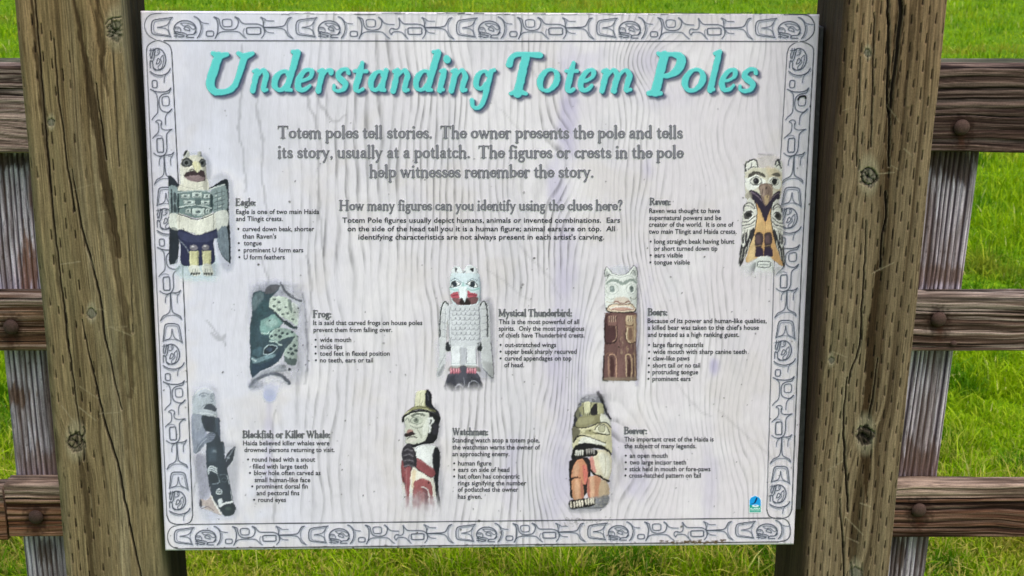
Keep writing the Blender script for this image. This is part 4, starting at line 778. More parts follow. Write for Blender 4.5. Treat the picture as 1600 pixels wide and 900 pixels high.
class NT:
    def __init__(s, name):
        s.m = bpy.data.materials.new(name); s.m.use_nodes = True; s.t = s.m.node_tree; s.b = s.t.nodes['Principled BSDF']
    def n(s, ty, **kw):
        q = s.t.nodes.new('ShaderNode' + ty)
        for k, v in kw.items():
            if k[:3] == 'in_': q.inputs[int(k[3:])].default_value = v
            else: setattr(q, k, v)
        return q
    def l(s, a, b): s.t.links.new(a, b)
    def math(s, op, a, b=None):
        q = s.n('Math', operation=op)
        for i, v in enumerate((a, b)):
            if v is None: continue
            if isinstance(v, (int, float)): q.inputs[i].default_value = v
            else: s.l(v, q.inputs[i])
        return q.outputs[0]
    def noise(s, scale, detail=4, rough=.6, vec=None, sx=(1, 1, 1)):
        tc = s.n('TexCoord'); mp = s.n('Mapping'); mp.inputs['Scale'].default_value = sx
        s.l(tc.outputs['Object'] if vec is None else vec, mp.inputs[0])
        q = s.n('TexNoise'); q.inputs['Scale'].default_value = scale; q.inputs['Detail'].default_value = detail; q.inputs['Roughness'].default_value = rough
        s.l(mp.outputs[0], q.inputs['Vector']); return q.outputs['Fac']
    def ramp(s, fac, a, b, lo=.3, hi=.7):
        q = s.n('MapRange', interpolation_type='SMOOTHSTEP'); s.l(fac, q.inputs[0])
        q.inputs[1].default_value = lo; q.inputs[2].default_value = hi; q.inputs[3].default_value = a; q.inputs[4].default_value = b
        return q.outputs[0]
    def scale(s, col, fac):
        q = s.n('VectorMath', operation='SCALE'); s.l(col, q.inputs[0]); s.l(fac, q.inputs['Scale']); return q.outputs[0]

def wood_mat(name, gx, rough=.82, bump=.4, amp=.25):
    """colour from the painted grain attribute + fine fibres; gx = noise stretch across/along the grain"""
    m = NT(name)
    at = m.n('Attribute', attribute_name='Col')
    f = m.noise(1.0, 5, .65, sx=gx)
    g = m.noise(420, 3, .7)
    f2 = m.noise(1.0, 3, .6, sx=tuple(q * 2.6 for q in gx))
    k = m.math('MULTIPLY', m.math('MULTIPLY', m.ramp(f, 1 - amp, 1 + amp, .3, .7), m.ramp(f2, 1 - amp, 1 + amp * .8, .32, .6)), m.ramp(g, .86, 1.14, .3, .7))
    m.l(m.scale(at.outputs['Color'], k), m.b.inputs['Base Color'])
    m.b.inputs['Roughness'].default_value = rough; m.b.inputs['Specular IOR Level'].default_value = .12
    bp = m.n('Bump'); bp.inputs['Strength'].default_value = bump * 1.5; bp.inputs['Distance'].default_value = .002
    m.l(f, bp.inputs['Height']); m.l(bp.outputs[0], m.b.inputs['Normal'])
    return m.m

def plain_mat(name, col, rough=.6, metal=0, nscale=60, amp=.25, spec=.5):
    m = NT(name); c = lin(col)
    f = m.noise(nscale, 5, .65)
    v = m.n('RGB'); v.outputs[0].default_value = (*c, 1)
    m.l(m.scale(v.outputs[0], m.ramp(f, 1 - amp, 1 + amp)), m.b.inputs['Base Color'])
    m.b.inputs['Roughness'].default_value = rough; m.b.inputs['Metallic'].default_value = metal; m.b.inputs['Specular IOR Level'].default_value = spec
    bp = m.n('Bump'); bp.inputs['Strength'].default_value = .3; bp.inputs['Distance'].default_value = .001; m.l(f, bp.inputs['Height']); m.l(bp.outputs[0], m.b.inputs['Normal'])
    return m.m

# ------------------------------------------------------------------ timbers: a closed tube of a rounded section, painted and carved per vertex
def section(w, d, r, front, side, back, sidefront=None):
    """points (u, v, nu, nv) round a w x d section; v = 0 is the front face, v = d the back"""
    P = []
    def seg(a, b, n, nrm):
        for i in range(n): 
            t = i / n; P.append((a[0] + (b[0] - a[0]) * t, a[1] + (b[1] - a[1]) * t, nrm[0], nrm[1]))
    def cor(cx, cy, a0, n=(16 if r > .008 else 4)):
        for i in range(n):
            a = math.radians(a0 + 90 * i / n); P.append((cx + r * math.cos(a), cy + r * math.sin(a), math.cos(a), math.sin(a)))
    seg((r, 0), (w - r, 0), front, (0, -1)); cor(w - r, r, -90)
    seg((w, r), (w, d - r), side, (1, 0)); cor(w - r, d - r, 0)
    seg((w - r, d), (r, d), back, (0, 1)); cor(r, d - r, 90)
    seg((0, d - r), (0, r), sidefront or side, (-1, 0)); cor(r, r, 180)
    return np.array(P)

def timber(name, mat, parent, S, stations, place, paint):
    """S = section points, stations = positions along the length; place(u, v, s) -> xyz; paint(u, v, s, nu, nv, xyz) -> (rgb, relief)"""
    n = len(S); m = len(stations)
    U = np.repeat(S[None, :, 0], m, 0).ravel(); Vv = np.repeat(S[None, :, 1], m, 0).ravel()
    NU = np.repeat(S[None, :, 2], m, 0).ravel(); NV = np.repeat(S[None, :, 3], m, 0).ravel()
    T = np.repeat(np.asarray(stations)[:, None], n, 1).ravel()
    X = place(U, Vv, T)
    rgb, h = paint(U, Vv, T, NU, NV, X)
    X2 = place(U + NU * h, Vv + NV * h, T)
    i, j = np.meshgrid(np.arange(m - 1), np.arange(n), indexing='ij')
    a = (i * n + j).ravel(); b = (i * n + (j + 1) % n).ravel()
    F = np.stack([a, b, b + n, a + n], 1)
    # caps
    c0 = X2[:n].mean(0); c1 = X2[-n:].mean(0); N = len(X2)
    V = np.vstack([X2, c0, c1]); k = np.arange(n); k2 = (k + 1) % n
    F = np.vstack([F, np.stack([np.full(n, N), k2, k, np.full(n, N)], 1)[:, :4], np.stack([np.full(n, N + 1), (m - 1) * n + k, (m - 1) * n + k2, np.full(n, N + 1)], 1)])
    me = bpy.data.meshes.new(name)
    bodyF = F[:(m - 1) * n]; capF = F[(m - 1) * n:, :3]
    loops = np.concatenate([bodyF.ravel(), capF.ravel()]).astype(np.int32)
    starts = np.concatenate([np.arange(len(bodyF)) * 4, len(bodyF) * 4 + np.arange(len(capF)) * 3]).astype(np.int32)
    me.vertices.add(len(V)); me.vertices.foreach_set('co', V.astype(np.float32).ravel())
    me.loops.add(len(loops)); me.loops.foreach_set('vertex_index', loops)
    me.polygons.add(len(starts)); me.polygons.foreach_set('loop_start', starts)
    me.polygons.foreach_set('use_smooth', np.ones(len(starts), bool)); me.update(calc_edges=True)
    set_col(me, 'Col', np.vstack([rgb, rgb[:n].mean(0), rgb[-n:].mean(0)]))
    return link(name, me, mat, parent)

def mixc(a, b, t): return a + (b - a) * np.clip(t, 0, 1)[..., None]
# ------------------------------------------------------------------ the two sign posts
def line_d(X, Y, s, r=1.0, wob=0, seed=0):
    P = catmull(pts_of(s)); 
    Xw = X + (fbm(Y * .05, X * .01, seed, 3) - .5) * wob
    return sd_line(Xw, Y, [(p[0], p[1], p[2] if len(p) > 2 else r) for p in P])

def post_paint(side):
    base = lin((120, 104, 72)) if side == 'L' else lin((120, 103, 76))
    dark = lin((62, 45, 24)); pale = lin((150, 138, 108)); black = lin((20, 15, 10)); green = lin((92, 94, 66))
    def paint(u, v, s, nu, nv, X):
        px, py = to_px(X)
        front = np.clip(-nv * 2.6, 0, 1)
        q = u + v * 1.0                                          # runs round the section, keeps the grain going over corners
        sd = 11 if side == 'L' else 47
        warp = (fbm(s * 1.6, q * 3, sd, 3) - .5) * .035
        # knots bend the grain
        kn = [(182, 48, 19), (143, 490, 9), (118, 692, 17), (80, 192, 7)] if side == 'L' else [(1357, 277, 17), (1356, 83, 7), (1352, 682, 17), (1337, 897, 12), (1299, 563, 6)]
        for kx, ky, kr in kn:
            dx, dy = (px - kx), (py - ky)
            warp = warp + front * .0007 * kr * np.tanh(dx / (kr * .6)) * np.exp(-(dx / (kr * 2.0)) ** 2 - (dy / (kr * 2.6)) ** 2)
        g = q + warp
        n1 = fbm(g * 260, s * 2.2, sd + 1, 4); n2 = fbm(g * 70, s * 1.1, sd + 2, 4); n3 = fbm(g * 18, s * .8, sd + 3, 3)
        fine = vnoise(g * 900, s * 9, sd + 4)
        C = np.broadcast_to(base, (len(u), 3)).copy()
        C = mixc(C, pale * .85, sstep(.52, .85, n2) * .5)
        C = mixc(C, dark, sstep(.50, .18, n1) * .55)
        C = mixc(C, dark * .8, sstep(.47, .22, n2) * .8)
        C = mixc(C, dark * .9, sstep(.42, .2, n3) * .35)
        t1 = vnoise(g * 420, s * 5, sd + 40); t2 = vnoise(g * 230, s * 13, sd + 41)
        C = mixc(C, dark * .7, sstep(.80, .95, t1) * sstep(.35, .7, t2) * .6); C = mixc(C, pale, sstep(.84, .97, t2) * sstep(.4, .8, t1) * .3)
        t3 = vnoise(g * 1300, s * 26, sd + 77)
        C = mixc(C, dark * .55, sstep(.86, .97, t3) * sstep(.3, .6, n2) * .75)
        C *= (.70 + .6 * fine)[:, None]
        C = mixc(C, green, sstep(.5, .8, fbm(q * 25, s * 5, sd + 8, 3)) * .22)
        h = (n1 - .5) * .0011 + (n2 - .5) * .0016 + (fine - .5) * .0004
        # warmer tone towards the top of the front face
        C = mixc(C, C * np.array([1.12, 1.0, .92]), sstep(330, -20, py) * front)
        # streaks of dark heart wood
        if side == 'L':
            bands = [('112,-20,3 122,40,3 132,90,4 142,140,6 150,190,7 158,240,7 166,290,7 176,340,5 186,400,4', .85), ('50,-10,1.5 54,60,3 60,110,4 66,170,4 72,220,3 78,300,2', .8), ('150,-10,2 156,60,5 160,100,4 168,150,1', .7),
                     ('160,300,3 170,360,5 182,420,5 192,470,6 200,540,5 206,620,3', .6), ('122,700,2 128,740,4 134,800,5 140,860,5 144,920,4', .6), ('186,520,3 192,600,4 200,700,3', .4), ('84,400,2 98,470,3 108,560,2', .4), ('200,120,1 206,260,4 212,420,3 218,640,4 226,780,3', .35)]
            cracks = ['52,-20,.6 60,60,.9 66,140,.8 74,240,.9 80,310,1.1 90,400,.9 104,520,1 118,620,.8 126,690,.6', '84,60,.5 92,160,.9 104,250,1 116,330,1.1', '112,265,.4 118,300,1.1 127,355,1.3 143,410,1.3 157,470,1.4 163,520,1.3 172,560,1.1 180,600,.9 190,640,.5',
                      '128,500,.4 140,560,.9 150,600,1.2 163,657,1.4 183,723,1.6 200,807,1.5 213,867,1.2 225,920,.9', '150,130,.6 158,190,.9 166,250,.7', '175,30,.5 178,110,.8 182,190,.8 186,260,.5', '60,560,.4 66,640,.7 74,740,.7 80,800,.3', '196,320,.5 204,420,.9 208,520,.5',
                      '172,41,.6 178,46,1.0 184,50,1.6 192,47,1.1 196,44,.5', '175,58,.6 181,54,1.1 186,52,1.5 188,66,1 189,80,.5', '181,34,.4 183,42,.8 185,50,1.4', '193,36,.5 189,43,.9 185,50,1.3', '170,50,.5 178,52,.8 190,56,.8 195,60,.4', '164,38,.3 170,31,.5 180,28,.5 190,27,.4',
                      '106,690,.6 110,683,.9 118,680,.8 126,684,.9 127,692,.9 120,700,.9 112,701,.8 107,695,.6', '112,686,.5 118,694,1.0 124,697,.6', '118,681,.5 117,690,.8 113,700,.5', '128,684,1 132,676,1 130,668,.8', '127,690,1.2 131,704,1.4 130,720,1']
        else:
            bands = [('1404,-20,5 1408,25,5 1402,70,6 1398,115,6 1392,150,6 1389,200,5 1388,260,4 1386,300,4 1383,340,3 1379,370,3 1376,410,4 1371,445,5 1366,480,6 1362,520,7 1360,570,7 1356,620,6 1353,660,7', .95), ('1430,-10,3 1424,60,4 1418,110,3 1412,160,1', .6), ('1387,-10,2 1388,80,2.4 1386,160,3', .8),
                     ('1352,690,11 1353,720,7 1354,750,4 1355,780,1', .95), ('1416,170,3 1411,230,4 1405,280,2', .5), ('1330,-10,4 1322,90,5 1316,200,4 1308,330,3', .45), ('1296,400,3 1288,520,4 1280,640,3', .3), ('1345,760,2 1337,820,3 1332,920,4', .5), ('1404,30,8 1398,80,7', .35)]
            cracks = ['1387,-10,1.4 1389,60,1.6 1388,110,1.6 1387,160,1.8 1390,180,.8', '1404,-20,2.2 1409,20,2.6 1403,65,2.0 1399,110,1.8 1393,150,1.6 1390,200,1.3 1389,260,1', '1384,300,1.2 1385,340,1.2 1378,370,1 1376,420,1.2', '1353,345,.5 1352,400,.9 1347,480,1.2 1343,540,1.1 1330,580,.9 1326,600,.6',
                      '1324,590,.7 1318,657,1.3 1321,733,1.5 1325,800,1.2', '1312,780,.5 1316,840,1 1320,920,.8', '1330,880,.6 1334,920,1.1', '1366,20,.5 1364,120,.8 1361,230,.7', '1344,90,.4 1342,170,.6 1338,260,.4', '1371,560,.5 1366,610,.9 1358,655,1.0', '1300,60,.5 1296,180,.8 1288,300,.5',
                      '1346,272,.5 1350,266,.6 1358,263,.6 1366,267,.6 1370,276,.6 1366,286,.6 1357,289,.6 1349,284,.6 1346,276,.5', '1350,270,.3 1358,277,.6 1366,282,.3', '1358,266,.3 1357,278,.6 1354,288,.3',
                      '1340,672,1 1346,668,1.6 1354,671,2.2 1362,674,1.6 1366,678,.8', '1340,684,1.2 1346,680,2.2 1354,684,2.6 1360,690,1.6', '1350,672,1.5 1349,684,2.4 1352,694,1.5', '1362,676,1 1360,686,1.4 1356,694,1']
        bump = 0
        for i, (t, a) in enumerate(bands):
            d = line_d(px, py, t, 4, 7, i + sd)
            edge = (fbm(g * 700, s * 14, sd + i, 3) - .5) * 5
            k = sstep(1.8, -1.2, d + edge) * a * front
            C = mixc(C, dark * .72, k); h = h - .0010 * k
        for i, t in enumerate(cracks):
            d = line_d(px, py, t, 1, 3, i + 60 + sd)
            k = sstep(.9, -.5, d) * front
            C = mixc(C, black, k * .95); h = h - .0035 * k
            C = mixc(C, pale, sstep(2.6, 1.2, d) * sstep(.6, 1.2, d) * front * .25)
        # machine cut slits in staggered rows
        cw = .0108; rh = .034
        if side == 'R': cu = u; st = s
        else: cu = u + .002; st = s
        ci = np.floor(cu / cw); off = (ci % 3) * rh / 3. + hash2(ci.astype(int), ci.astype(int) * 0, 5) * .004
        ri = np.floor((st + off) / rh)
        du = cu - (ci + .5) * cw + (hash2(ci.astype(int), ri.astype(int), 9) - .5) * .0024 + (st % rh) * 0
        dv = (st + off) - (ri + .5) * rh
        keep = hash2(ci.astype(int), ri.astype(int), 21)
        pres = (keep < (.97 if side == 'R' else .62)).astype(float)
        if side == 'L': pres *= sstep(.085, .06, u) * .9 + .12
        ll = .0052 * (.7 + .6 * hash2(ci.astype(int), ri.astype(int), 33))
        d = np.hypot(du, np.maximum(np.abs(dv) - ll, 0) * .5) - .0001 + .0002 * np.clip(dv / ll, -1, 1)
        k = sstep(.00105, .0002, d) * pres * front
        C = mixc(C, black * 1.3, k * .9); h = h - .0022 * k
        # knots
        for i, (kx, ky, kr) in enumerate(kn):
            dx, dy = px - kx, py - ky
            rr = np.hypot(dx, dy * .92) + (fbm(dx * .25 + 9, dy * .25, 70 + i, 2) - .5) * kr * .5
            halo = sstep(kr * 1.5, kr * .8, np.hypot(dx * 1.25, (dy + kr * .2) * .62)) * front
            C = mixc(C, pale * np.array([.93, .98, 1.0]), halo * .55)
            core = sstep(kr * .8, kr * .62, rr) * front
            tone = lin((104, 100, 84)) if i != 2 else (lin((92, 84, 62)) if side == 'L' else lin((36, 28, 20)))
            C = mixc(C, tone, core * .85); h = h - .001 * core
            rim = np.exp(-((rr - kr * .72) / (kr * .10)) ** 2) * front
            C = mixc(C, black * 1.6, rim * (.75 if kr > 12 else .5)); h = h - .0012 * rim
            ang = np.arctan2(dy, dx)
            spoke = np.exp(-(np.abs(np.sin(ang * 2.5 + i * 1.3 + rr * .12)) * rr / 1.2) ** 2) * sstep(kr * 1.0, kr * .3, rr) * front
            if kr > 12: C = mixc(C, black, spoke * .9); h = h - .002 * spoke
        # scratches, pale fibres
        for i in range(14):
            rn = np.random.RandomState(sd * 7 + i)
            x = rn.uniform(90, 215) if side == 'L' else rn.uniform(1285, 1420); y = rn.uniform(150, 860); a = rn.uniform(-.6, 1.3); L = rn.uniform(10, 42)
            d = sd_line(px, py, [(x, y, .35), (x + L * math.cos(a), y + L * math.sin(a), .3)])
            C = mixc(C, pale, sstep(1.1, .1, d) * front * rn.uniform(.15, .5))
        # inner side faces: weathered tone, with the shade beside the panel painted into it
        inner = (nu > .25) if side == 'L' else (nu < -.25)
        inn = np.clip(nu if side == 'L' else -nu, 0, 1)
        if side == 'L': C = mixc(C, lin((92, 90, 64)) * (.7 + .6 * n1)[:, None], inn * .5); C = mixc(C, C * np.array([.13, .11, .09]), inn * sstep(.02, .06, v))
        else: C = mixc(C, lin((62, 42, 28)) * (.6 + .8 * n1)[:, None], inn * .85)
        gy = C.mean(-1, keepdims=True); C = (gy + (C - gy) * .93) * 1.03
        return C, h
    return paint

def make_post(side, sign, mat):
    # corners at the two heights of the picture edge: front outer, front inner, back inner
    z0, z1 = .6571, 1.442
    if side == 'L': xo = (-.6199, -.6091); xi = (-.4870, -.4800); xb = (-.4820, -.4805); xob = (-.622, -.612); r = .016
    else: xi = (.4030, .4050); xo = (.5225, .532); xb = (.3900, .4000); xob = (.515, .524); r = .009
    w, d = .138, .140
    S = section(w, d, r, 128, 34, 10, 34)
    dense = np.arange(.615, 1.475, .00125)
    st = np.concatenate([np.linspace(0, .60, 14), dense, np.linspace(1.49, 1.78, 9)])
    def place(u, v, s):
        t = (s - z0) / (z1 - z0)
        lerp = lambda p: p[0] + (p[1] - p[0]) * t
        L, R = (lerp(xo), lerp(xi)) if side == 'L' else (lerp(xi), lerp(xo))
        Lb, Rb = (lerp(xob), lerp(xb)) if side == 'L' else (lerp(xb), lerp(xob))
        k = v / d; a = u / w
        x = (L + (R - L) * a) * (1 - k) + (Lb + (Rb - Lb) * a) * k
        wob = (fbm(s * 9, s * 0 + (3 if side == 'L' else 8), 3, 2) - .5) * .0026
        return np.stack([x + wob, v, s], 1)
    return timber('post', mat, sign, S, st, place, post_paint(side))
# ------------------------------------------------------------------ weathered rail fence behind the sign
FY = .36
BOLTS = ((17, 511), (56, 808), (1503, 199), (1467, 499), (1436, 797))
def rail_paint(spec, seed, zlo, zhi):
    """ridged silver-brown boards; spec(px, zn) -> base colour, ridge strength"""
    def paint(u, v, s, nu, nv, X):
        px, py = to_px(X)
        zn = (u - 0) / (zhi - zlo)                                # 0 top .. 1 bottom
        q = u + v * .9
        warp = (fbm(s * 2.2, q * 6, seed, 4) - .5) * .030 + (fbm(s * 9, q * 14, seed + 3, 3) - .5) * .006
        g = q + warp
        ring = vnoise(g * 190, s * .6, seed + 5); ring2 = vnoise(g * 420, s * 6, seed + 6); fib = vnoise(g * 1500, s * 22, seed + 7)
        big = fbm(g * 40, s * 3, seed + 8, 3)
        A, B, W, amt = spec(px, zn, big)
        C = mixc(B, A, sstep(.25, .75, ring * .6 + ring2 * .4))
        C = mixc(C, B * .35, sstep(.36, .2, ring) * .9)
        l3 = vnoise(g * 760, s * 11, seed + 31); C = mixc(C, B * .3, sstep(.30, .12, l3) * .7)
        C = mixc(C, W, sstep(.50, .72, ring2 * .4 + l3 * .2 + fib * .2 + big * .3) * amt)
        C *= (.62 + .76 * fib)[:, None]
        for bx, by in BOLTS:
            d = np.hypot(px - bx, (py - by) * (1.0 - .35 * (py > by)))
            C = mixc(C, lin((38, 24, 18)), sstep(26, 12, d + (vnoise(px * .3, py * .3, 5) - .5) * 12) * .75 * (nv < 0))
            C = mixc(C, lin((70, 42, 28)), sstep(8, 2, np.abs(px - bx) + (vnoise(px * .4, py * .1, 9) - .5) * 6) * sstep(by, by + 8, py) * sstep(by + 46, by + 16, py) * .5 * (nv < 0))
        C = C * np.array([1.07, 1.0, .88])
        h = (sstep(.1, .7, ring) - .6) * .0022 + (ring2 - .5) * .0012 + (fib - .5) * .0004
        # splits
        for i in range(4):
            y0 = hash2(np.array([i]), np.array([seed]), 3)[0] * (zhi - zlo) * 1.0
            d = np.abs(g - y0) - .0006 * vnoise(s * 7 + i * 9, s * 0, seed)
            k = sstep(.0009, 0, d) * sstep(.35, .6, vnoise(s * 3 + i * 31, s * 0 + i, seed + 12))
            C = mixc(C, lin((20, 15, 13)), k); h = h - .002 * k
        return C, h
    return paint

def make_rail(fence, mat, x0, x1, zt, zb, depth, spec, seed, y=FY, kink=0, name='rail'):
    hgt = zt - zb
    S = section(hgt, depth, .004, 110, 26, 6, 6)                  # u runs down the face, side A = underside, side B = top
    xs = [x0, x1]
    st = []
    x = x0
    while x < x1:
        P = hit(0, 450, y); 
        vis = (-.90 < x < -.60) or (.58 < x < .86)
        st.append(x); x += .0022 if vis else .03
    st.append(x1)
    def place(u, v, s):
        sag = (fbm(s * 1.5, s * 0 + seed, 6, 2) - .5) * .004
        return np.stack([s, y + v, zt - u + sag + kink * 0], 1)
    return timber(name, mat, fence, S, np.array(st), place, rail_paint(spec, seed, zb, zt))

def A3(c, like): return np.broadcast_to(lin(c), like.shape + (3,)).copy()
def spec_top(px, zn, big):
    L = px < 600
    a = mixc(A3((100, 84, 80), px), A3((146, 128, 122), px), np.where(L, sstep(.33, .5, zn), 0))
    a = mixc(a, A3((72, 57, 52), px), np.where(L, 0, 1))
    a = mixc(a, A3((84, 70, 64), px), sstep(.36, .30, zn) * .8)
    b = mixc(A3((40, 29, 26), px), A3((86, 68, 62), px), np.where(L, sstep(.33, .5, zn), 0))
    return a, b, A3((176, 162, 156), px), np.where(L, .45, .13)
def spec_mid(px, zn, big):
    L = px < 600
    a = mixc(A3((128, 102, 82), px), A3((110, 93, 84), px), np.where(L, 0, 1)); b = mixc(A3((76, 54, 40), px), A3((54, 40, 34), px), np.where(L, 0, 1))
    a = mixc(a, A3((120, 112, 108), px), sstep(.2, .05, zn) * .7)
    return a, b, A3((172, 162, 158), px), np.where(L, .3, .45)
def spec_low(px, zn, big):
    L = px < 600
    a = mixc(A3((134, 102, 80), px), A3((98, 70, 56), px), np.where(L, 0, 1)); b = mixc(A3((90, 56, 38), px), A3((48, 31, 24), px), np.where(L, 0, 1))
    a = mixc(a, A3((132, 116, 106), px), sstep(.26, .2, zn) * .9); b = mixc(b, A3((84, 70, 62), px), sstep(.26, .2, zn) * .9)
    return a, b, A3((178, 162, 152), px), np.where(L, .25, .3) * (.5 + .9 * sstep(.5, .1, zn))
def spec_cap(px, zn, big):
    return A3((84, 86, 72), px), A3((44, 46, 34), px), A3((120, 122, 104), px), np.full(px.shape, .3)

def fence_post_paint(seed, stains):
    def paint(u, v, s, nu, nv, X):
        px, py = to_px(X)
        q = u + v
        warp = (fbm(s * 2.0, q * 6, seed, 3) - .5) * .016
        g = q + warp
        ring = .5 + .5 * np.sin(g * 2 * np.pi / .0082 + 2.4 * fbm(g * 60, s * 1.2, seed + 5, 2) * 2); r2 = vnoise(g * 520, s * 1.6, seed + 6); fib = vnoise(g * 1600, s * 24, seed + 7); big = fbm(g * 30, s * 4, seed + 9, 3)
        C = mixc(A3((104, 94, 104), px), A3((196, 184, 190), px), sstep(.22, .62, ring * .75 + r2 * .25))
        C = mixc(C, A3((44, 36, 38), px), sstep(.16, .03, ring) * .85)
        C = mixc(C, A3((206, 202, 212), px), sstep(.62, .85, r2 * .6 + fib * .4) * .6)
        C = mixc(C, A3((96, 82, 80), px), sstep(.45, .25, big) * .6)
        for (x, y, r, col, a) in stains:
            d = np.hypot((px - x) / r[0], (py - y) / r[1]) + (fbm(px * .30, py * .022, 5, 3) - .5) * 1.9
            C = mixc(C, A3(col, px) * (.55 + .8 * ring)[:, None], sstep(1.15, .6, d) * a)
        C = mixc(C, A3((60, 50, 52), px), sstep(.72, .9, fbm(q * 400, s * 90, seed + 50, 2)) * .7)
        C *= (.7 + .6 * fib)[:, None]
        C = mixc(C, A3((88, 68, 56), px), sstep(.45, .68, fbm(q * 60, s * 9, seed + 71, 3)) * .5)
        h = (ring - .6) * .0022 + (r2 - .5) * .001 + (fib - .5) * .0004
        return C, h
    return paint

def make_fence_post(fence, mat, x0, x1, seed, stains, lean=0, y=FY + .0395):
    w = x1 - x0
    S = section(w, .10, .005, 90, 24, 6, 24)
    st = np.concatenate([np.linspace(0, .42, 8), np.arange(.43, 1.22, .004), np.array([1.23, 1.262])])
    def place(u, v, s): return np.stack([x0 + u + lean * (s - .8), y + v, s], 1)
    return timber('fence_post', mat, fence, S, st, place, fence_post_paint(seed, stains))

def bolt_mesh():
    bm = bmesh.new()
    bmesh.ops.create_uvsphere(bm, u_segments=20, v_segments=12, radius=.0112)
    for v in bm.verts:
        v.co.z = v.co.z * .5 if v.co.z > 0 else 0
        v.co += Vector((random.uniform(-1, 1), random.uniform(-1, 1), random.uniform(-1, 1))) * .0002
    bmesh.ops.create_cone(bm, cap_ends=True, segments=20, radius1=.0122, radius2=.0116, depth=.002, matrix=Matrix.Translation((0, 0, 0.0006)))
    me = bpy.data.meshes.new('bolt'); bm.to_mesh(me); bm.free()
    for p in me.polygons: p.use_smooth = True
    return me
HEADS = [("Eagle:", 368, 400, 321), ("Frog:", 489, 518, 495.7), ("Mystical Thunderbird:", 779, 894, 494), ("Bears:", 1012, 1043, 492.6), ("Raven:", 1015, 1048, 320),
         ("Blackfish or Killer Whale:", 379, 516, 683.8), ("Watchman:", 707, 763, 679.5), ("Beaver:", 975, 1011, 677.8)]
B = '\u2022'
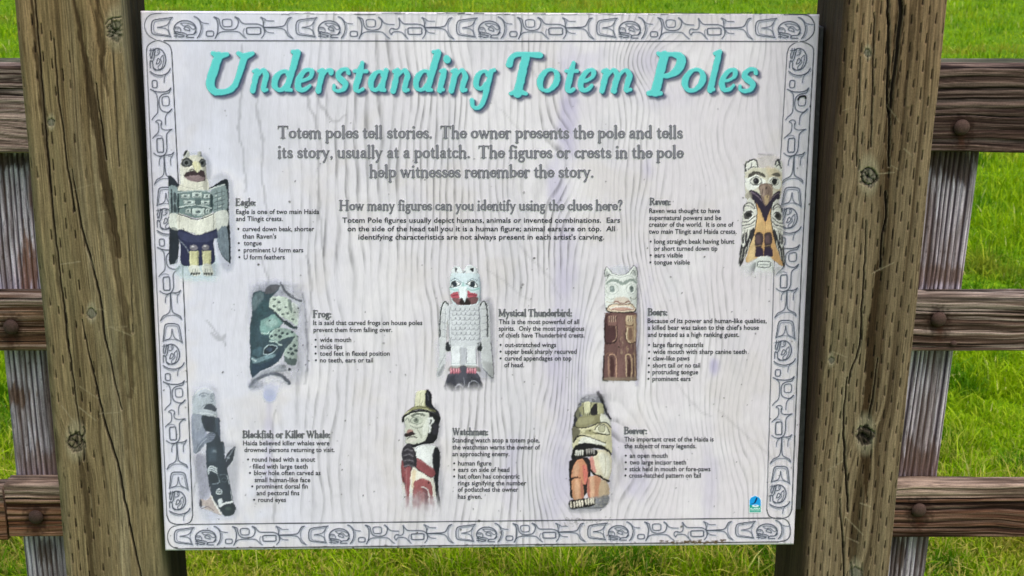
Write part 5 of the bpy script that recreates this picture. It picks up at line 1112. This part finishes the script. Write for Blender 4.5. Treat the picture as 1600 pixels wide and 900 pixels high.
BLOCKS = [
 ('figures_paragraph', [("Totem Pole figures usually depict humans, animals or invented combinations.  Ears", 535, 969, 347.7, 1), ("on the side of the head tell you it is a human figure; animal ears are on top.  All", 543, 961, 361, 1), ("identifying characteristics are not always present in each artist's carving.", 560, 944, 374, 1)]),
 ('eagle_caption', [("Eagle is one of two main Haida", 369, 499, 334, 0), ("and Tlingit crests.", 369, 442, 345, 0), (B, 371.5, 374, 361, 0), ("curved down beak, shorter", 379, 491, 361, 0), ("than Raven's", 379, 432, 372.5, 0), (B, 372, 374.5, 383, 0), ("tongue", 381, 409, 383, 0),
                    (B, 372.5, 375, 394, 0), ("prominent U form ears", 381, 474, 394, 0), (B, 373, 375.5, 405, 0), ("U form feathers", 381, 445, 405, 0)]),
 ('frog_caption', [("It is said that carved frogs on house poles", 489.5, 660, 507.5, 0), ("prevent them from falling over.", 490, 613, 518.5, 0), (B, 492, 494.5, 534, 0), ("wide mouth", 500, 549, 534, 0), (B, 492, 494.5, 545, 0), ("thick lips", 500, 535, 545, 0),
                   (B, 492, 494.5, 555.5, 0), ("toed feet in flexed position", 500, 609, 555.5, 0), (B, 492.5, 495, 566, 0), ("no teeth, ears or tail", 500, 583, 566, 0)]),
 ('thunderbird_caption', [("This is the most powerful of all", 779.5, 905, 506, 0), ("spirits.  Only the most prestigious", 779.5, 913, 516.5, 0), ("of chiefs have Thunderbird crests.", 779.5, 913.5, 527, 0), (B, 781, 783.5, 542, 0), ("out-stretched wings", 789, 869, 542, 0),
                          (B, 781, 783.5, 552.5, 0), ("upper beak sharply recurved", 789, 901, 552.5, 0), (B, 781, 783.5, 563, 0), ("curved appendages on top", 788.5, 893, 563, 0), ("of head.", 788, 819, 573.5, 0)]),
 ('bear_caption', [("Because of its power and human-like qualities,", 1012, 1198, 504.5, 0), ("a killed bear was taken to the chief's house", 1012, 1186, 515, 0), ("and treated as a high ranking guest.", 1012, 1155, 526, 0), (B, 1013, 1015.5, 542, 0), ("large flaring nostrils", 1020.5, 1099, 542, 0),
                   (B, 1013, 1015.5, 552.7, 0), ("wide mouth with sharp canine teeth", 1020.5, 1166.5, 552.7, 0), (B, 1013, 1015.5, 563, 0), ("claw-like paws", 1020, 1077.5, 563, 0), (B, 1012.5, 1015, 574, 0), ("short tail or no tail", 1020, 1094, 574, 0),
                   (B, 1012.5, 1015, 584.5, 0), ("protruding tongue", 1019.5, 1091, 584.5, 0), (B, 1012, 1014.5, 595, 0), ("prominent ears", 1019.5, 1079, 595, 0)]),
 ('raven_caption', [("Raven was thought to have", 1014.5, 1125, 332.5, 0), ("supernatural powers and be", 1014.5, 1127, 343.5, 0), ("creator of the world.  It is one of", 1014, 1146, 354, 0), ("two main Tlingit and Haida crests.", 1014, 1151, 365, 0), (B, 1015.5, 1018, 380.5, 0), ("long straight beak having blunt", 1022.5, 1147.5, 380.5, 0),
                    ("or short turned down tip", 1022, 1121, 391.5, 0), (B, 1015.5, 1018, 402, 0), ("ears visible", 1022.5, 1067, 402, 0), (B, 1015, 1017.5, 413, 0), ("tongue visible", 1022, 1078, 413, 0)]),
 ('killer_whale_caption', [("Haida believed killer whales were", 380, 515, 695.5, 0), ("drowned persons returning to visit.", 382, 523, 706, 0), (B, 386.5, 389, 721, 0), ("round head with a snout", 394, 492.5, 721, 0), ("filled with large teeth", 395, 481, 732, 0), (B, 389.5, 392, 742, 0), ("blow hole often carved as", 397, 501, 742, 0),
                           ("small human-like face", 398, 485, 753, 0), (B, 393, 395.5, 763, 0), ("prominent dorsal fin", 400.5, 481, 763, 0), ("and pectoral fins", 401, 468, 773.5, 0), (B, 396, 398.5, 784, 0), ("round eyes", 403.5, 447, 784, 0)]),
 ('watchman_caption', [("Standing watch atop a totem pole,", 707, 843, 691, 0), ("the watchman warns the owner of", 707, 844, 702, 0), ("an approaching enemy.", 707, 796, 712.5, 0), (B, 708.5, 711, 727, 0), ("human figure", 716, 768, 727, 0), (B, 708.5, 711, 737, 0), ("ears on side of head", 716, 796, 737, 0),
                       (B, 708.5, 711, 747.5, 0), ("hat often has concentric", 716, 812, 747.5, 0), ("rings signifying the number", 715.5, 822.5, 758, 0), ("of potlatches the owner", 715.5, 810, 768, 0), ("has given.", 715.5, 753, 779, 0)]),
 ('beaver_caption', [("This important crest of the Haida is", 975.5, 1115, 689.5, 0), ("the subject of many legends.", 975.5, 1088, 700, 0), (B, 976.5, 979, 715, 0), ("an open mouth", 984, 1043, 715, 0), (B, 976.5, 979, 725.5, 0), ("two large incisor teeth", 984, 1072, 725.5, 0),
                     (B, 976.5, 979, 736, 0), ("stick held in mouth or fore-paws", 983.5, 1110, 736, 0), (B, 976, 978.5, 746, 0), ("cross-hatched pattern on tail", 983, 1095, 746, 0)]),
]
def text_mesh(t, off=.012):
    cu = bpy.data.curves.new('t', 'FONT'); cu.body = t; cu.size = 1.0; cu.resolution_u = 2; cu.offset = off
    ob = bpy.data.objects.new('t', cu)
    me = bpy.data.meshes.new_from_object(ob)
    V = np.array([v.co[:] for v in me.vertices]); F = [tuple(p.vertices) for p in me.polygons]
    bpy.data.meshes.remove(me); bpy.data.objects.remove(ob); bpy.data.curves.remove(cu)
    return V, F
def make_body_text(panel):
    m = NT('dark_printed_text')
    f = m.noise(500, 3, .6); v = m.n('RGB'); v.outputs[0].default_value = (*lin((44, 43, 52)), 1)
    m.l(m.scale(v.outputs[0], m.ramp(f, .8, 1.2)), m.b.inputs['Base Color']); m.b.inputs['Roughness'].default_value = .45
    for nm, lines in BLOCKS:
        VV = []; FF = []; n = 0
        for t, x0, x1, base, big in lines:
            if t == B:
                a = np.linspace(0, 2 * np.pi, 12, endpoint=False); r = 1.55
                X = (x0 + x1) / 2 + r * np.cos(a); Y = base - 3.4 + r * np.sin(a); F = [tuple(range(11, -1, -1))]
            else:
                V, F = text_mesh(t)
                lo, hi = V[:, 0].min(), V[:, 0].max()
                k = 10.6 if not big else 11.6
                X = x0 + (V[:, 0] - lo) / (hi - lo) * (x1 - x0); Y = base - V[:, 1] * k
            VV.append(panel_pt(X, Y) + PN[None, :] * .0006)
            FF += [tuple(i + n for i in f_) for f_ in F]; n += len(X)
        me = bpy.data.meshes.new(nm); me.from_pydata(np.vstack(VV).tolist(), [], FF); me.update()
        link(nm, me, m.m, panel)
# ------------------------------------------------------------------ the printed panel
# panel plane leans back slightly between the posts; layout quad -> plane
PZ0, PTILT, PY0 = 1.06, .085, .040
def panel_pt(x, y):
    x = np.asarray(x, float); y = np.asarray(y, float)
    d = _fw[None, :] + _rt[None, :] * ((x.ravel() - 800) / FPX)[:, None] - _up[None, :] * ((y.ravel() - 450) / FPX)[:, None]
    t = (PY0 + PTILT * (CAM[2] - PZ0) - CAM[1]) / (d[:, 1] - PTILT * d[:, 2])
    return CAM[None, :] + t[:, None] * d
PN = np.array([0, -1.0, PTILT]); PN = PN / np.linalg.norm(PN)      # panel normal, towards the viewer

def print_mat(name, rough=.42):
    m = NT(name)
    at = m.n('Attribute', attribute_name='Col')
    f = m.noise(900, 3, .6)
    m.l(m.scale(at.outputs['Color'], m.ramp(f, .94, 1.06)), m.b.inputs['Base Color'])
    m.l(at.outputs['Alpha'], m.b.inputs['Alpha'])
    m.b.inputs['Roughness'].default_value = rough; m.b.inputs['Specular IOR Level'].default_value = .3
    return m.m

def canvas_to_print(c, name, mat, parent, lift, label=None):
    H, W = c.a.shape
    A = c.a
    # carry each ink's colour into the clear margin so that edges do not darken
    known = A > .004
    for _ in range(3):
        acc = np.zeros_like(c.rgb); cnt = np.zeros((H, W))
        for dy, dx in ((0, 1), (0, -1), (1, 0), (-1, 0), (1, 1), (-1, -1), (1, -1), (-1, 1)):
            k = np.roll(known, (dy, dx), (0, 1)); acc += np.roll(c.rgb, (dy, dx), (0, 1)) * k[..., None]; cnt += k
        new = (~known) & (cnt > 0)
        c.rgb[new] = acc[new] / cnt[new][:, None]; known = known | new
    cell = np.maximum.reduce([A[:-1, :-1], A[1:, :-1], A[:-1, 1:], A[1:, 1:]]) > .012
    # a clear film shades what lies under it as well, so thin inks are let down accordingly
    lum = sstep(.08, .30, c.rgb.mean(-1)); A2 = (1 - np.sqrt(np.clip(1 - A, 0, 1))) * lum + A * (1 - lum); rgb = np.minimum(c.rgb * (A / np.maximum(A2, 1e-4))[..., None], np.maximum(.93, c.rgb)); A = A2
    j, i = np.nonzero(cell)
    idx = np.arange(H * W).reshape(H, W)
    F = np.stack([idx[j + 1, i], idx[j + 1, i + 1], idx[j, i + 1], idx[j, i]], 1)
    used, inv = np.unique(F, return_inverse=True)
    F = inv.reshape(F.shape)
    V = panel_pt(c.X.ravel()[used], c.Y.ravel()[used]) + PN[None, :] * lift
    me = mesh_np(name, V, F)
    set_col(me, 'Col', np.concatenate([rgb.reshape(-1, 3)[used], A.reshape(-1, 1)[used]], 1))
    o = link(name, me, mat, parent)
    if label: o['label'] = label
    return o

def panel_fields(X, Y):
    """colour, grain phase and grain strength of the printed driftwood pattern"""
    n = lambda fx, fy, s, o=4: fbm(X * fx, Y * fy, s, o)
    # colour: bluish white left, warmer grey right, mauve stains down the middle
    C = np.broadcast_to(lin((223, 216, 223)), X.shape + (3,)).copy()
    C = mixc(C, np.broadcast_to(lin((221, 221, 238)), C.shape), sstep(620, 260, X + (n(.006, .004, 3) - .5) * 200) * .75)
    C = mixc(C, np.broadcast_to(lin((223, 213, 219)), C.shape), sstep(600, 1250, X + (n(.01, .006, 4) - .5) * 500) * .9)
    C = mixc(C, np.broadcast_to(lin((235, 228, 232)), C.shape), sstep(.5, .75, n(.012, .01, 5)) * .6)
    C = mixc(C, np.broadcast_to(lin((200, 196, 204)), C.shape), sstep(.52, .75, n(.02, .009, 6)) * .35)
    C = mixc(C, np.broadcast_to(lin((214, 204, 200)), C.shape), sstep(.52, .75, n(.014, .014, 16)) * .35)
    mv = lin((176, 166, 204))
    for (x, y, rx, ry, a) in ((885, 120, 16, 60, .5), (885, 220, 20, 70, .75), (868, 300, 16, 60, .6), (878, 430, 22, 120, .6), (880, 620, 26, 110, .4), (875, 760, 34, 60, .5), (1015, 95, 30, 26, .35), (1012, 265, 12, 20, .55), (1015, 500, 10, 60, .55), (1115, 572, 9, 16, .95),
                              (905, 520, 20, 60, .45), (960, 690, 40, 30, .3), (1000, 740, 34, 40, .55), (1110, 760, 14, 60, .35), (420, 700, 8, 110, .5), (420, 612, 14, 14, .5), (800, 730, 16, 60, .45), (1030, 150, 60, 20, .25), (915, 95, 40, 20, .4), (905, 600, 12, 40, .4), (860, 560, 20, 60, .35), (700, 560, 14, 14, .3)):
        d = np.hypot((X - x) / rx, (Y - y) / ry) + (fbm(X * .05, Y * .03, int(x), 3) - .5) * 1.3
        C = mixc(C, np.broadcast_to(mv, C.shape), sstep(1.35, .1, d) * a * .72)
    # phase: vertical grain, spacing varies, contours swell round old knots
    wx = (n(.008, .0035, 11, 3) - .5) * 60 + (n(.03, .010, 12, 3) - .5) * 9 + (n(.07, .03, 13, 2) - .5) * 2.2
    u = X + wx
    dens = .052 + .045 * sstep(560, 740, X) + .03 * sstep(900, 1150, X)
    ph = u * .066 + .0225 * 90 * np.logaddexp(0, (u - 650) / 90) + .03 * 60 * np.logaddexp(0, (u - 960) / 60) * .5
    for (x, y, rx, ry, a) in ((925, 590, 46, 120, 5.5), (890, 260, 40, 70, -3.5), (1015, 95, 60, 45, 4.5), (880, 740, 40, 70, 4.0), (1010, 730, 50, 70, -3.5), (1040, 400, 60, 90, 3.0), (700, 60, 40, 60, 2.0), (1150, 650, 60, 90, 2.5), (980, 500, 30, 60, -3.), (1120, 200, 60, 80, 2.4)):
        ph = ph + a * np.exp(-((X - x) / rx) ** 2 - ((Y - y) / ry) ** 2)
    st = .05 + .22 * sstep(395, 520, X) * sstep(900, 820, X) + .22 * sstep(820, 880, X) * sstep(1080, 960, X) + .10 * sstep(1000, 1090, X)
    st = .82 * st * (.55 + 1.1 * sstep(.3, .68, n(.016, .008, 14, 3))) * (.6 + .7 * sstep(.35, .6, n(.05, .012, 15, 3)))
    # a few long marble veins on the left
    vein = np.zeros(X.shape)
    for i, t in enumerate(('378,70,.8 382,110,1.1 376,160,.8 372,200,1 380,240,.8 384,300,.6', '400,130,.5 402,180,1 412,230,1.1 410,280,.8 420,340,.6', '455,80,.8 470,110,1 480,150,.9 492,190,1.1 500,230,.9 498,300,1 506,400,1', '487,130,.5 500,160,.9 520,190,.8 540,180,.3',
                           '480,400,.6 486,450,.9 482,520,.8 478,600,.6', '410,400,.5 420,450,.9 416,500,.6', '430,640,.5 424,700,.9 432,760,.7 426,815,.9', '330,520,1.4 344,530,2.6 352,524,1.4', '322,500,.5 336,516,.9 352,540,.6', '300,700,.4 306,740,.8 300,800,.4',
                           '812,380,.6 830,405,1 856,430,.8 880,470,.7', '760,420,.5 790,440,.8 826,470,.7', '795,75,.7 830,110,.9 860,150,.7', '780,170,.5 800,190,.9 826,215,.5', '1120,640,.6 1150,665,.9 1190,700,.7 1226,735,.5', '1060,600,.5 1090,640,.9 1110,650,.5')):
        P = catmull(pts_of(t)); d = sd_line(X + (fbm(X * .08, Y * .06, i, 2) - .5) * 7, Y, P)
        vein = np.maximum(vein, sstep(1.9, -.3, d) * (.30 if P[0][0] < 600 else .15))
    C = C * (1 - vein)[..., None]
    # patchy darkening low on the panel and along its left and top edges
    C = C * (1 - .10 * sstep(.60, .8, n(.03, .04, 21)) * sstep(560, 860, Y))[..., None]
    C = C * (1 - .16 * sstep(.5, .75, n(.05, .05, 22)) * (sstep(262, 232, X) + sstep(70, 24, Y) * .4))[..., None]
    return C, ph, np.clip(st, 0, .8)

def panel_mat():
    m = NT('printed_driftwood_laminate')
    at = m.n('Attribute', attribute_name='Col'); ph = m.n('Attribute', attribute_name='phase'); st = m.n('Attribute', attribute_name='strength')
    fr = m.math('FRACT', ph.outputs['Fac'])
    lo = m.ramp(fr, 0, 1, .0, .16); hi = m.ramp(fr, 1, 0, .16, .62)             # sharp on one side of each ring, soft on the other
    prof = m.math('MULTIPLY', lo, hi)
    fib = m.noise(1.0, 4, .6, sx=(700, 700, 60))
    k = m.math('MULTIPLY', prof, st.outputs['Fac'])
    k = m.math('MULTIPLY', k, m.ramp(m.noise(1.0, 3, .6, sx=(160, 160, 22)), .35, 1.2, .3, .65))
    one = m.math('SUBTRACT', 1.0, k)
    tot = m.math('MULTIPLY', one, m.ramp(fib, .955, 1.03, .3, .7))
    tot = m.math('MULTIPLY', tot, m.ramp(m.noise(45, 4, .6), .975, 1.02))
    m.l(m.scale(at.outputs['Color'], tot), m.b.inputs['Base Color'])
    m.b.inputs['Roughness'].default_value = .38; m.b.inputs['Specular IOR Level'].default_value = .35
    bp = m.n('Bump'); bp.inputs['Strength'].default_value = .05; bp.inputs['Distance'].default_value = .0006
    m.l(m.noise(300, 4, .6), bp.inputs['Height']); m.l(bp.outputs[0], m.b.inputs['Normal'])
    return m.m

QUAD = [(219.5, 17.0), (1280.5, 22.5), (1240, 850.5), (258.5, 860)]
def quad_pt(a, b):
    (x0, y0), (x1, y1), (x2, y2), (x3, y3) = QUAD
    # projective interpolation keeps straight lines straight
    src = np.array([[0, 0], [1, 0], [1, 1], [0, 1]], float); dst = np.array(QUAD, float)
    A = []; B = []
    for (u, v), (x, y) in zip(src, dst):
        A.append([u, v, 1, 0, 0, 0, -u * x, -v * x]); B.append(x); A.append([0, 0, 0, u, v, 1, -u * y, -v * y]); B.append(y)
    h = np.linalg.solve(np.array(A), np.array(B))
    w = h[6] * a + h[7] * b + 1
    return (h[0] * a + h[1] * b + h[2]) / w, (h[3] * a + h[4] * b + h[5]) / w

def make_panel(sign):
    mat = panel_mat()
    nx, ny = 380, 300
    a, b = np.meshgrid(np.linspace(0, 1, nx), np.linspace(0, 1, ny))
    X, Y = quad_pt(a, b)
    C, ph, st = panel_fields(X, Y)
    V = panel_pt(X, Y)
    idx = np.arange(nx * ny).reshape(ny, nx)
    F = np.stack([idx[1:, :-1], idx[1:, 1:], idx[:-1, 1:], idx[:-1, :-1]], -1).reshape(-1, 4)
    # thickness: rim + back
    rim = np.concatenate([idx[0, :], idx[1:, -1], idx[-1, -2::-1], idx[-2:0:-1, 0]])
    T = .0062
    N = len(V); back = V[rim] - PN[None, :] * T
    k = np.arange(len(rim)); k2 = (k + 1) % len(rim)
    R = np.stack([rim[k], rim[k2], N + k2, N + k], 1)
    V2 = np.vstack([V, back]); col = np.vstack([C.reshape(-1, 3), np.broadcast_to(lin((150, 148, 138)), (len(rim), 3))])
    corner = [N, N + nx - 1, N + nx - 1 + ny - 1, N + 2 * (nx - 1) + ny - 1]
    me = mesh_np('panel', V2, np.vstack([F, R, [corner]]))
    set_col(me, 'Col', col); set_f(me, 'phase', np.concatenate([ph.ravel(), np.zeros(len(rim))])); set_f(me, 'strength', np.concatenate([st.ravel(), np.zeros(len(rim))]))
    panel = link('panel', me, mat, sign)
    panel['label'] = 'pale driftwood patterned panel headed Understanding Totem Poles'
    pm = print_mat('printed_ink')
    L1, L2 = .00025, .0005
    canvas_to_print(paint_border_top(), 'border_ornament', pm, panel, L1)
    canvas_to_print(paint_border_bottom(), 'border_ornament', pm, panel, L1)
    canvas_to_print(paint_border_side(False), 'border_ornament', pm, panel, L1)
    canvas_to_print(paint_border_side(True), 'border_ornament', pm, panel, L1)
    canvas_to_print(paint_title(), 'title_lettering', pm, panel, L2, 'turquoise slanted title lettering with a drop shadow')
    canvas_to_print(paint_engraved([("Totem poles tell stories.  The owner presents the pole and tells", 434, 1067, 216, 1.2), ("its story, usually at a potlatch.  The figures or crests in the pole", 434, 1068, 246.8, 1.2),
                                    ("help witnesses remember the story.", 577, 928, 277.2, 1.2)], (428, 190, 1074, 288)), 'introduction_lettering', pm, panel, L2, 'three lines of grey outlined serif lettering under the title')
    canvas_to_print(paint_engraved([("How many figures can you identify using the clues here?", 530, 973, 328.5, .98)], (526, 308, 978, 338), bold=1.35), 'question_lettering', pm, panel, L2, 'single line of outlined serif lettering asking a question')
    for t, x0, x1, base in HEADS:
        canvas_to_print(paint_engraved([(t, x0, x1, base, .68)], (x0 - 4, int(base) - 15, x1 + 4, int(base) + 8), edge=(52, 51, 58), fill=(124, 123, 130), bold=1.5), 'caption_heading', pm, panel, L2, 'outlined heading reading ' + t.rstrip(':'))
    for nm, fn in FIGS:
        canvas_to_print(fn(), nm, pm, panel, L2)
    canvas_to_print(paint_logo(), 'park_emblem', pm, panel, L2, 'small blue and green arched emblem with a flying bird')
    # specks of dirt and mould
    c = Canvas(222, 18, 1278, 858, 1.0); rn = np.random.RandomState(12)
    for k in range(330):
        x = rn.uniform(232, 1268); y = 20 + 836 * rn.rand() ** .55
        r = rn.uniform(.35, .9) if rn.rand() < .93 else rn.uniform(.9, 1.7)
        c.l([(x, y), (x + rn.uniform(-1, 1), y + rn.uniform(-1, 1.4))], 2 * r, (56, 52, 50), fe=.5, a=rn.uniform(.25, .8), sm=False)
    c.l('1247,155 1250,151 1257,150 1259,153', 3, (24, 24, 24), a=.95, fe=.8)
    for k in range(40):
        x = rn.uniform(880, 960); y = rn.uniform(808, 822); c.l([(x, y), (x + rn.uniform(-5, 5), y + rn.uniform(-3, 3))], 1.3, (120, 118, 120), a=.5)
    canvas_to_print(c, 'dirt_specks', pm, panel, .0008)['kind'] = 'stuff'
    make_body_text(panel)
    return panel
# ------------------------------------------------------------------ lawn
def make_lawn():
    m = NT('lawn_soil_and_thatch')
    a = m.noise(2.2, 5, .6); b = m.noise(30, 5, .7); 
    mx = m.n('Mix', data_type='RGBA'); m.l(m.ramp(b, 0, 1, .35, .65), mx.inputs[0]); mx.inputs[6].default_value = (*lin((70, 104, 5)), 1); mx.inputs[7].default_value = (*lin((108, 144, 10)), 1)
    m.l(m.scale(mx.outputs[2], m.ramp(a, .8, 1.2)), m.b.inputs['Base Color']); m.b.inputs['Roughness'].default_value = .95; m.b.inputs['Specular IOR Level'].default_value = .1
    bp = m.n('Bump'); bp.inputs['Strength'].default_value = .8; bp.inputs['Distance'].default_value = .02; m.l(b, bp.inputs['Height']); m.l(bp.outputs[0], m.b.inputs['Normal'])
    xs = np.concatenate([np.linspace(-150, -8, 8), np.linspace(-7, 7, 60), np.linspace(8, 150, 8)]); ys = np.concatenate([np.linspace(-30, 0, 6), np.linspace(.5, 20, 80), np.linspace(24, 260, 10)])
    X, Y = np.meshgrid(xs, ys)
    Z = (fbm(X * .8, Y * .8, 4, 3) - .5) * .05
    idx = np.arange(X.size).reshape(X.shape)
    F = np.stack([idx[:-1, :-1], idx[:-1, 1:], idx[1:, 1:], idx[1:, :-1]], -1).reshape(-1, 4)
    me = mesh_np('lawn', np.stack([X.ravel(), Y.ravel(), Z.ravel()], 1), F, True)
    link('lawn', me, m.m, None, 'structure')

def make_grass():
    rn = np.random.RandomState(3)
    N = 430000
    # depth sampled so that blades stay dense where they show large
    u = rn.rand(N); y0, y1 = 1.1, 17.0
    Yc = (y0 ** -.35 + u * (y1 ** -.35 - y0 ** -.35)) ** (-1 / .35)
    half = (Yc + 1.74) * .42 + .2
    Xc = rn.uniform(-1, 1, N) * half
    side = rn.rand(N) < .24; Xc[side] = np.sign(Xc[side]) * (half[side] + rn.rand(side.sum()) ** 1.5 * (1.6 + half[side] * .5))
    dist = Yc + 1.74
    tall = fbm(Xc * 3.2, Yc * 3.2, 7, 3); patch = fbm(Xc * 1.1, Yc * .7, 8, 3); cl = fbm(Xc * 14, Yc * 14, 9, 2)
    H = (.022 + .045 * rn.rand(N) ** 1.4) * (.5 + 1.0 * sstep(.3, .7, tall)) * (.45 + 1.1 * cl)
    Wd = (.0013 + .0014 * rn.rand(N)) * (1 + .09 * np.maximum(dist - 3, 0))
    H *= 1 + .03 * np.maximum(dist - 4, 0)
    az = rn.uniform(0, 2 * np.pi, N); lean = rn.uniform(.1, 1.15, N) ** 1.0
    # a few long trailing blades
    long = rn.rand(N) < .012; H[long] *= 2.0; lean[long] += .35
    fa = az + rn.normal(0, .5, N) + np.pi / 2
    Zg = (fbm(Xc * .8, Yc * .8, 4, 3) - .5) * .05
    P0 = np.stack([Xc, Yc, Zg - .004], 1)
    D = np.stack([np.cos(az), np.sin(az), np.zeros(N)], 1); Wv = np.stack([np.cos(fa), np.sin(fa), np.zeros(N)], 1)
    def at(t):
        ang = lean * t
        return P0 + D * (H * t * np.sin(ang))[:, None] + np.array([0, 0, 1.0]) * (H * t * np.cos(ang * .9))[:, None]
    V = []
    for t, k in ((0, 1.0), (.4, .95), (.75, .62)):
        c = at(t); V += [c - Wv * (Wd * k)[:, None], c + Wv * (Wd * k)[:, None]]
    V.append(at(1.0))
    V = np.stack(V, 1).reshape(-1, 3)
    b = np.arange(N)[:, None] * 7
    F = np.concatenate([b + np.array([[0, 1, 3]]), b + np.array([[0, 3, 2]]), b + np.array([[2, 3, 5]]), b + np.array([[2, 5, 4]]), b + np.array([[4, 5, 6]])], 0)
    me = mesh_np('grass', V, F)
    # colours: saturated greens, yellower patches, some straw
    g = [lin(c) for c in ((108, 150, 2), (148, 180, 5), (74, 126, 3), (178, 196, 40), (218, 214, 130))]
    r = rn.rand(N)
    C = mixc(np.broadcast_to(g[0], (N, 3)), np.broadcast_to(g[1], (N, 3)), sstep(.3, .7, patch + (r - .5) * .5))
    C = mixc(C, np.broadcast_to(g[2], (N, 3)), sstep(.5, .68, fbm(Xc * 5, Yc * 5, 22, 3)) * .9)
    C = mixc(C, np.broadcast_to(g[3], (N, 3)), (rn.rand(N) < .16) * .75)
    C = mixc(C, np.broadcast_to(g[4], (N, 3)), (rn.rand(N) < .022) * .8)
    C = mixc(C, np.broadcast_to(lin((160, 150, 50)), (N, 3)), sstep(.5, .72, fbm(Xc * 1.3 + 5, Yc * 1.5, 31, 3)) * .6)
    C = mixc(C, np.broadcast_to(lin((206, 190, 96)), (N, 3)), sstep(2.4, 1.3, Yc) * (rn.rand(N) < .32) * .8)
    C *= (.75 + .5 * rn.rand(N))[:, None]
    set_col(me, 'Col', np.repeat(C, 7, 0))
    m = NT('grass_blades'); at_ = m.n('Attribute', attribute_name='Col')
    m.l(at_.outputs['Color'], m.b.inputs['Base Color']); m.b.inputs['Roughness'].default_value = .6; m.b.inputs['Specular IOR Level'].default_value = .12
    tr = m.n('BsdfTranslucent'); m.l(at_.outputs['Color'], tr.inputs[0]); mx = m.n('MixShader'); mx.inputs[0].default_value = .42
    m.l(m.b.outputs[0], mx.inputs[1]); m.l(tr.outputs[0], mx.inputs[2]); m.l(mx.outputs[0], m.t.nodes['Material Output'].inputs[0])
    link('grass', me, m.m, None, 'stuff')
# ------------------------------------------------------------------ assemble
make_lawn()
wood = wood_mat('treated_post_wood', (340, 340, 14), .8, .35, .22)
grey = wood_mat('weathered_rail_wood', (10, 380, 380), .85, .5, .25)
greyv = wood_mat('weathered_fence_post_wood', (380, 380, 12), .85, .5, .25)

sign = thing('information_sign', 'large printed totem pole information panel held between two treated timber posts', 'sign')
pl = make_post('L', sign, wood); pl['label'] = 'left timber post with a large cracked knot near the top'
pr = make_post('R', sign, wood); pr['label'] = 'right timber post with a deep dark split and rows of slits'
panel = make_panel(sign)

# steel angle that carries the panel on the right post, and a thinner one on the left
def angle_bracket(sx, zt, zb, wd):
    bm = bmesh.new()
    def box(x0, x1, y0, y1, z0, z1):
        vs = [bm.verts.new((x, y, z)) for x in (x0, x1) for y in (y0, y1) for z in (z0, z1)]
        for f in ((0, 1, 3, 2), (4, 6, 7, 5), (0, 4, 5, 1), (2, 3, 7, 6), (0, 2, 6, 4), (1, 5, 7, 3)): bm.faces.new([vs[i] for i in f])
    yb = lambda z: PY0 - PTILT * 0 + .0085
    box(sx, sx + wd, .0, .004, zb, zt); box(sx + (wd - .004 if wd > 0 else 0), sx + wd, .0045, .030, zb, zt)
    for v in bm.verts: v.co.y += PY0 + PTILT * (v.co.z - PZ0) + .0075
    bmesh.ops.bevel(bm, geom=bm.edges[:], offset=.0006, segments=1, affect='EDGES')
    me = bpy.data.meshes.new('mounting_bracket'); bm.to_mesh(me); bm.free(); return me
steel = plain_mat('dark_galvanised_steel', (62, 61, 60), .6, .4, 120, .3)
br = link('mounting_bracket', angle_bracket(.368, 1.40, .748, .0305), steel, sign); br['label'] = 'dark steel angle strip behind the right edge of the panel'
link('mounting_bracket', angle_bracket(-.474, 1.38, .74, .030), steel, sign)

fence = thing('wooden_fence', 'weathered grey brown post and rail fence on the lawn behind the sign', 'fence', (0, 0, 0))
Zt = lambda y: float(hit(800, y, FY)[2])
make_rail(fence, grey, -2.4, 2.4, Zt(104.5), Zt(240), .038, spec_top, 21)
cap = make_rail(fence, grey, -2.4, 2.4, Zt(104.5) - .004, Zt(104.5) - .042, .092, spec_cap, 27, y=FY + .0395, name='cap_rail'); cap['label'] = 'mossy dark board behind the top rail'
make_rail(fence, grey, -2.4, 2.4, Zt(463), Zt(549), .038, spec_mid, 33)
xj = float(hit(9, 800, FY)[0])
make_rail(fence, grey, xj + .002, 2.4, Zt(757), Zt(839), .038, spec_low, 45)
j2 = make_rail(fence, grey, -2.4, xj - .002, Zt(761), Zt(843), .036, spec_low, 52)
make_fence_post(fence, greyv, -.822, -.665, 61, [(46, 420, (16, 60), (118, 76, 48), .8), (20, 620, (30, 16), (96, 66, 44), .8), (60, 730, (50, 30), (110, 84, 66), .6), (70, 860, (14, 20), (66, 46, 38), .7), (52, 280, (10, 60), (104, 70, 48), .6), (20, 250, (60, 14), (60, 44, 38), .9)], .012)
make_fence_post(fence, greyv, .622, .7125, 77, [(1480, 430, (60, 16), (104, 80, 62), .7), (1480, 250, (60, 34), (70, 52, 44), .9), (1440, 725, (50, 34), (88, 64, 50), .75), (1400, 860, (12, 60), (62, 44, 36), .8), (1455, 380, (8, 140), (92, 72, 66), .5)], .03)
rust = plain_mat('rusty_bolt_iron', (74, 56, 48), .85, .1, 700, .4, .3)
random.seed(4); bmesh_ = bolt_mesh()
for k, (x, y) in enumerate(BOLTS):
    P = hit(x, y, FY - .0035)
    o = link('bolt', bmesh_, rust if k == 0 else None, fence); o.location = P.tolist(); o.rotation_euler = (math.pi / 2, random.uniform(0, 6), 0)
P = hit(1490, 537, FY - .003); o = link('bolt', bmesh_, None, fence); o.location = P.tolist(); o.rotation_euler = (math.pi / 2, 1, 0); o.scale = (.42, .42, .5); o['label'] = 'small nail head low on the middle rail'
make_grass()
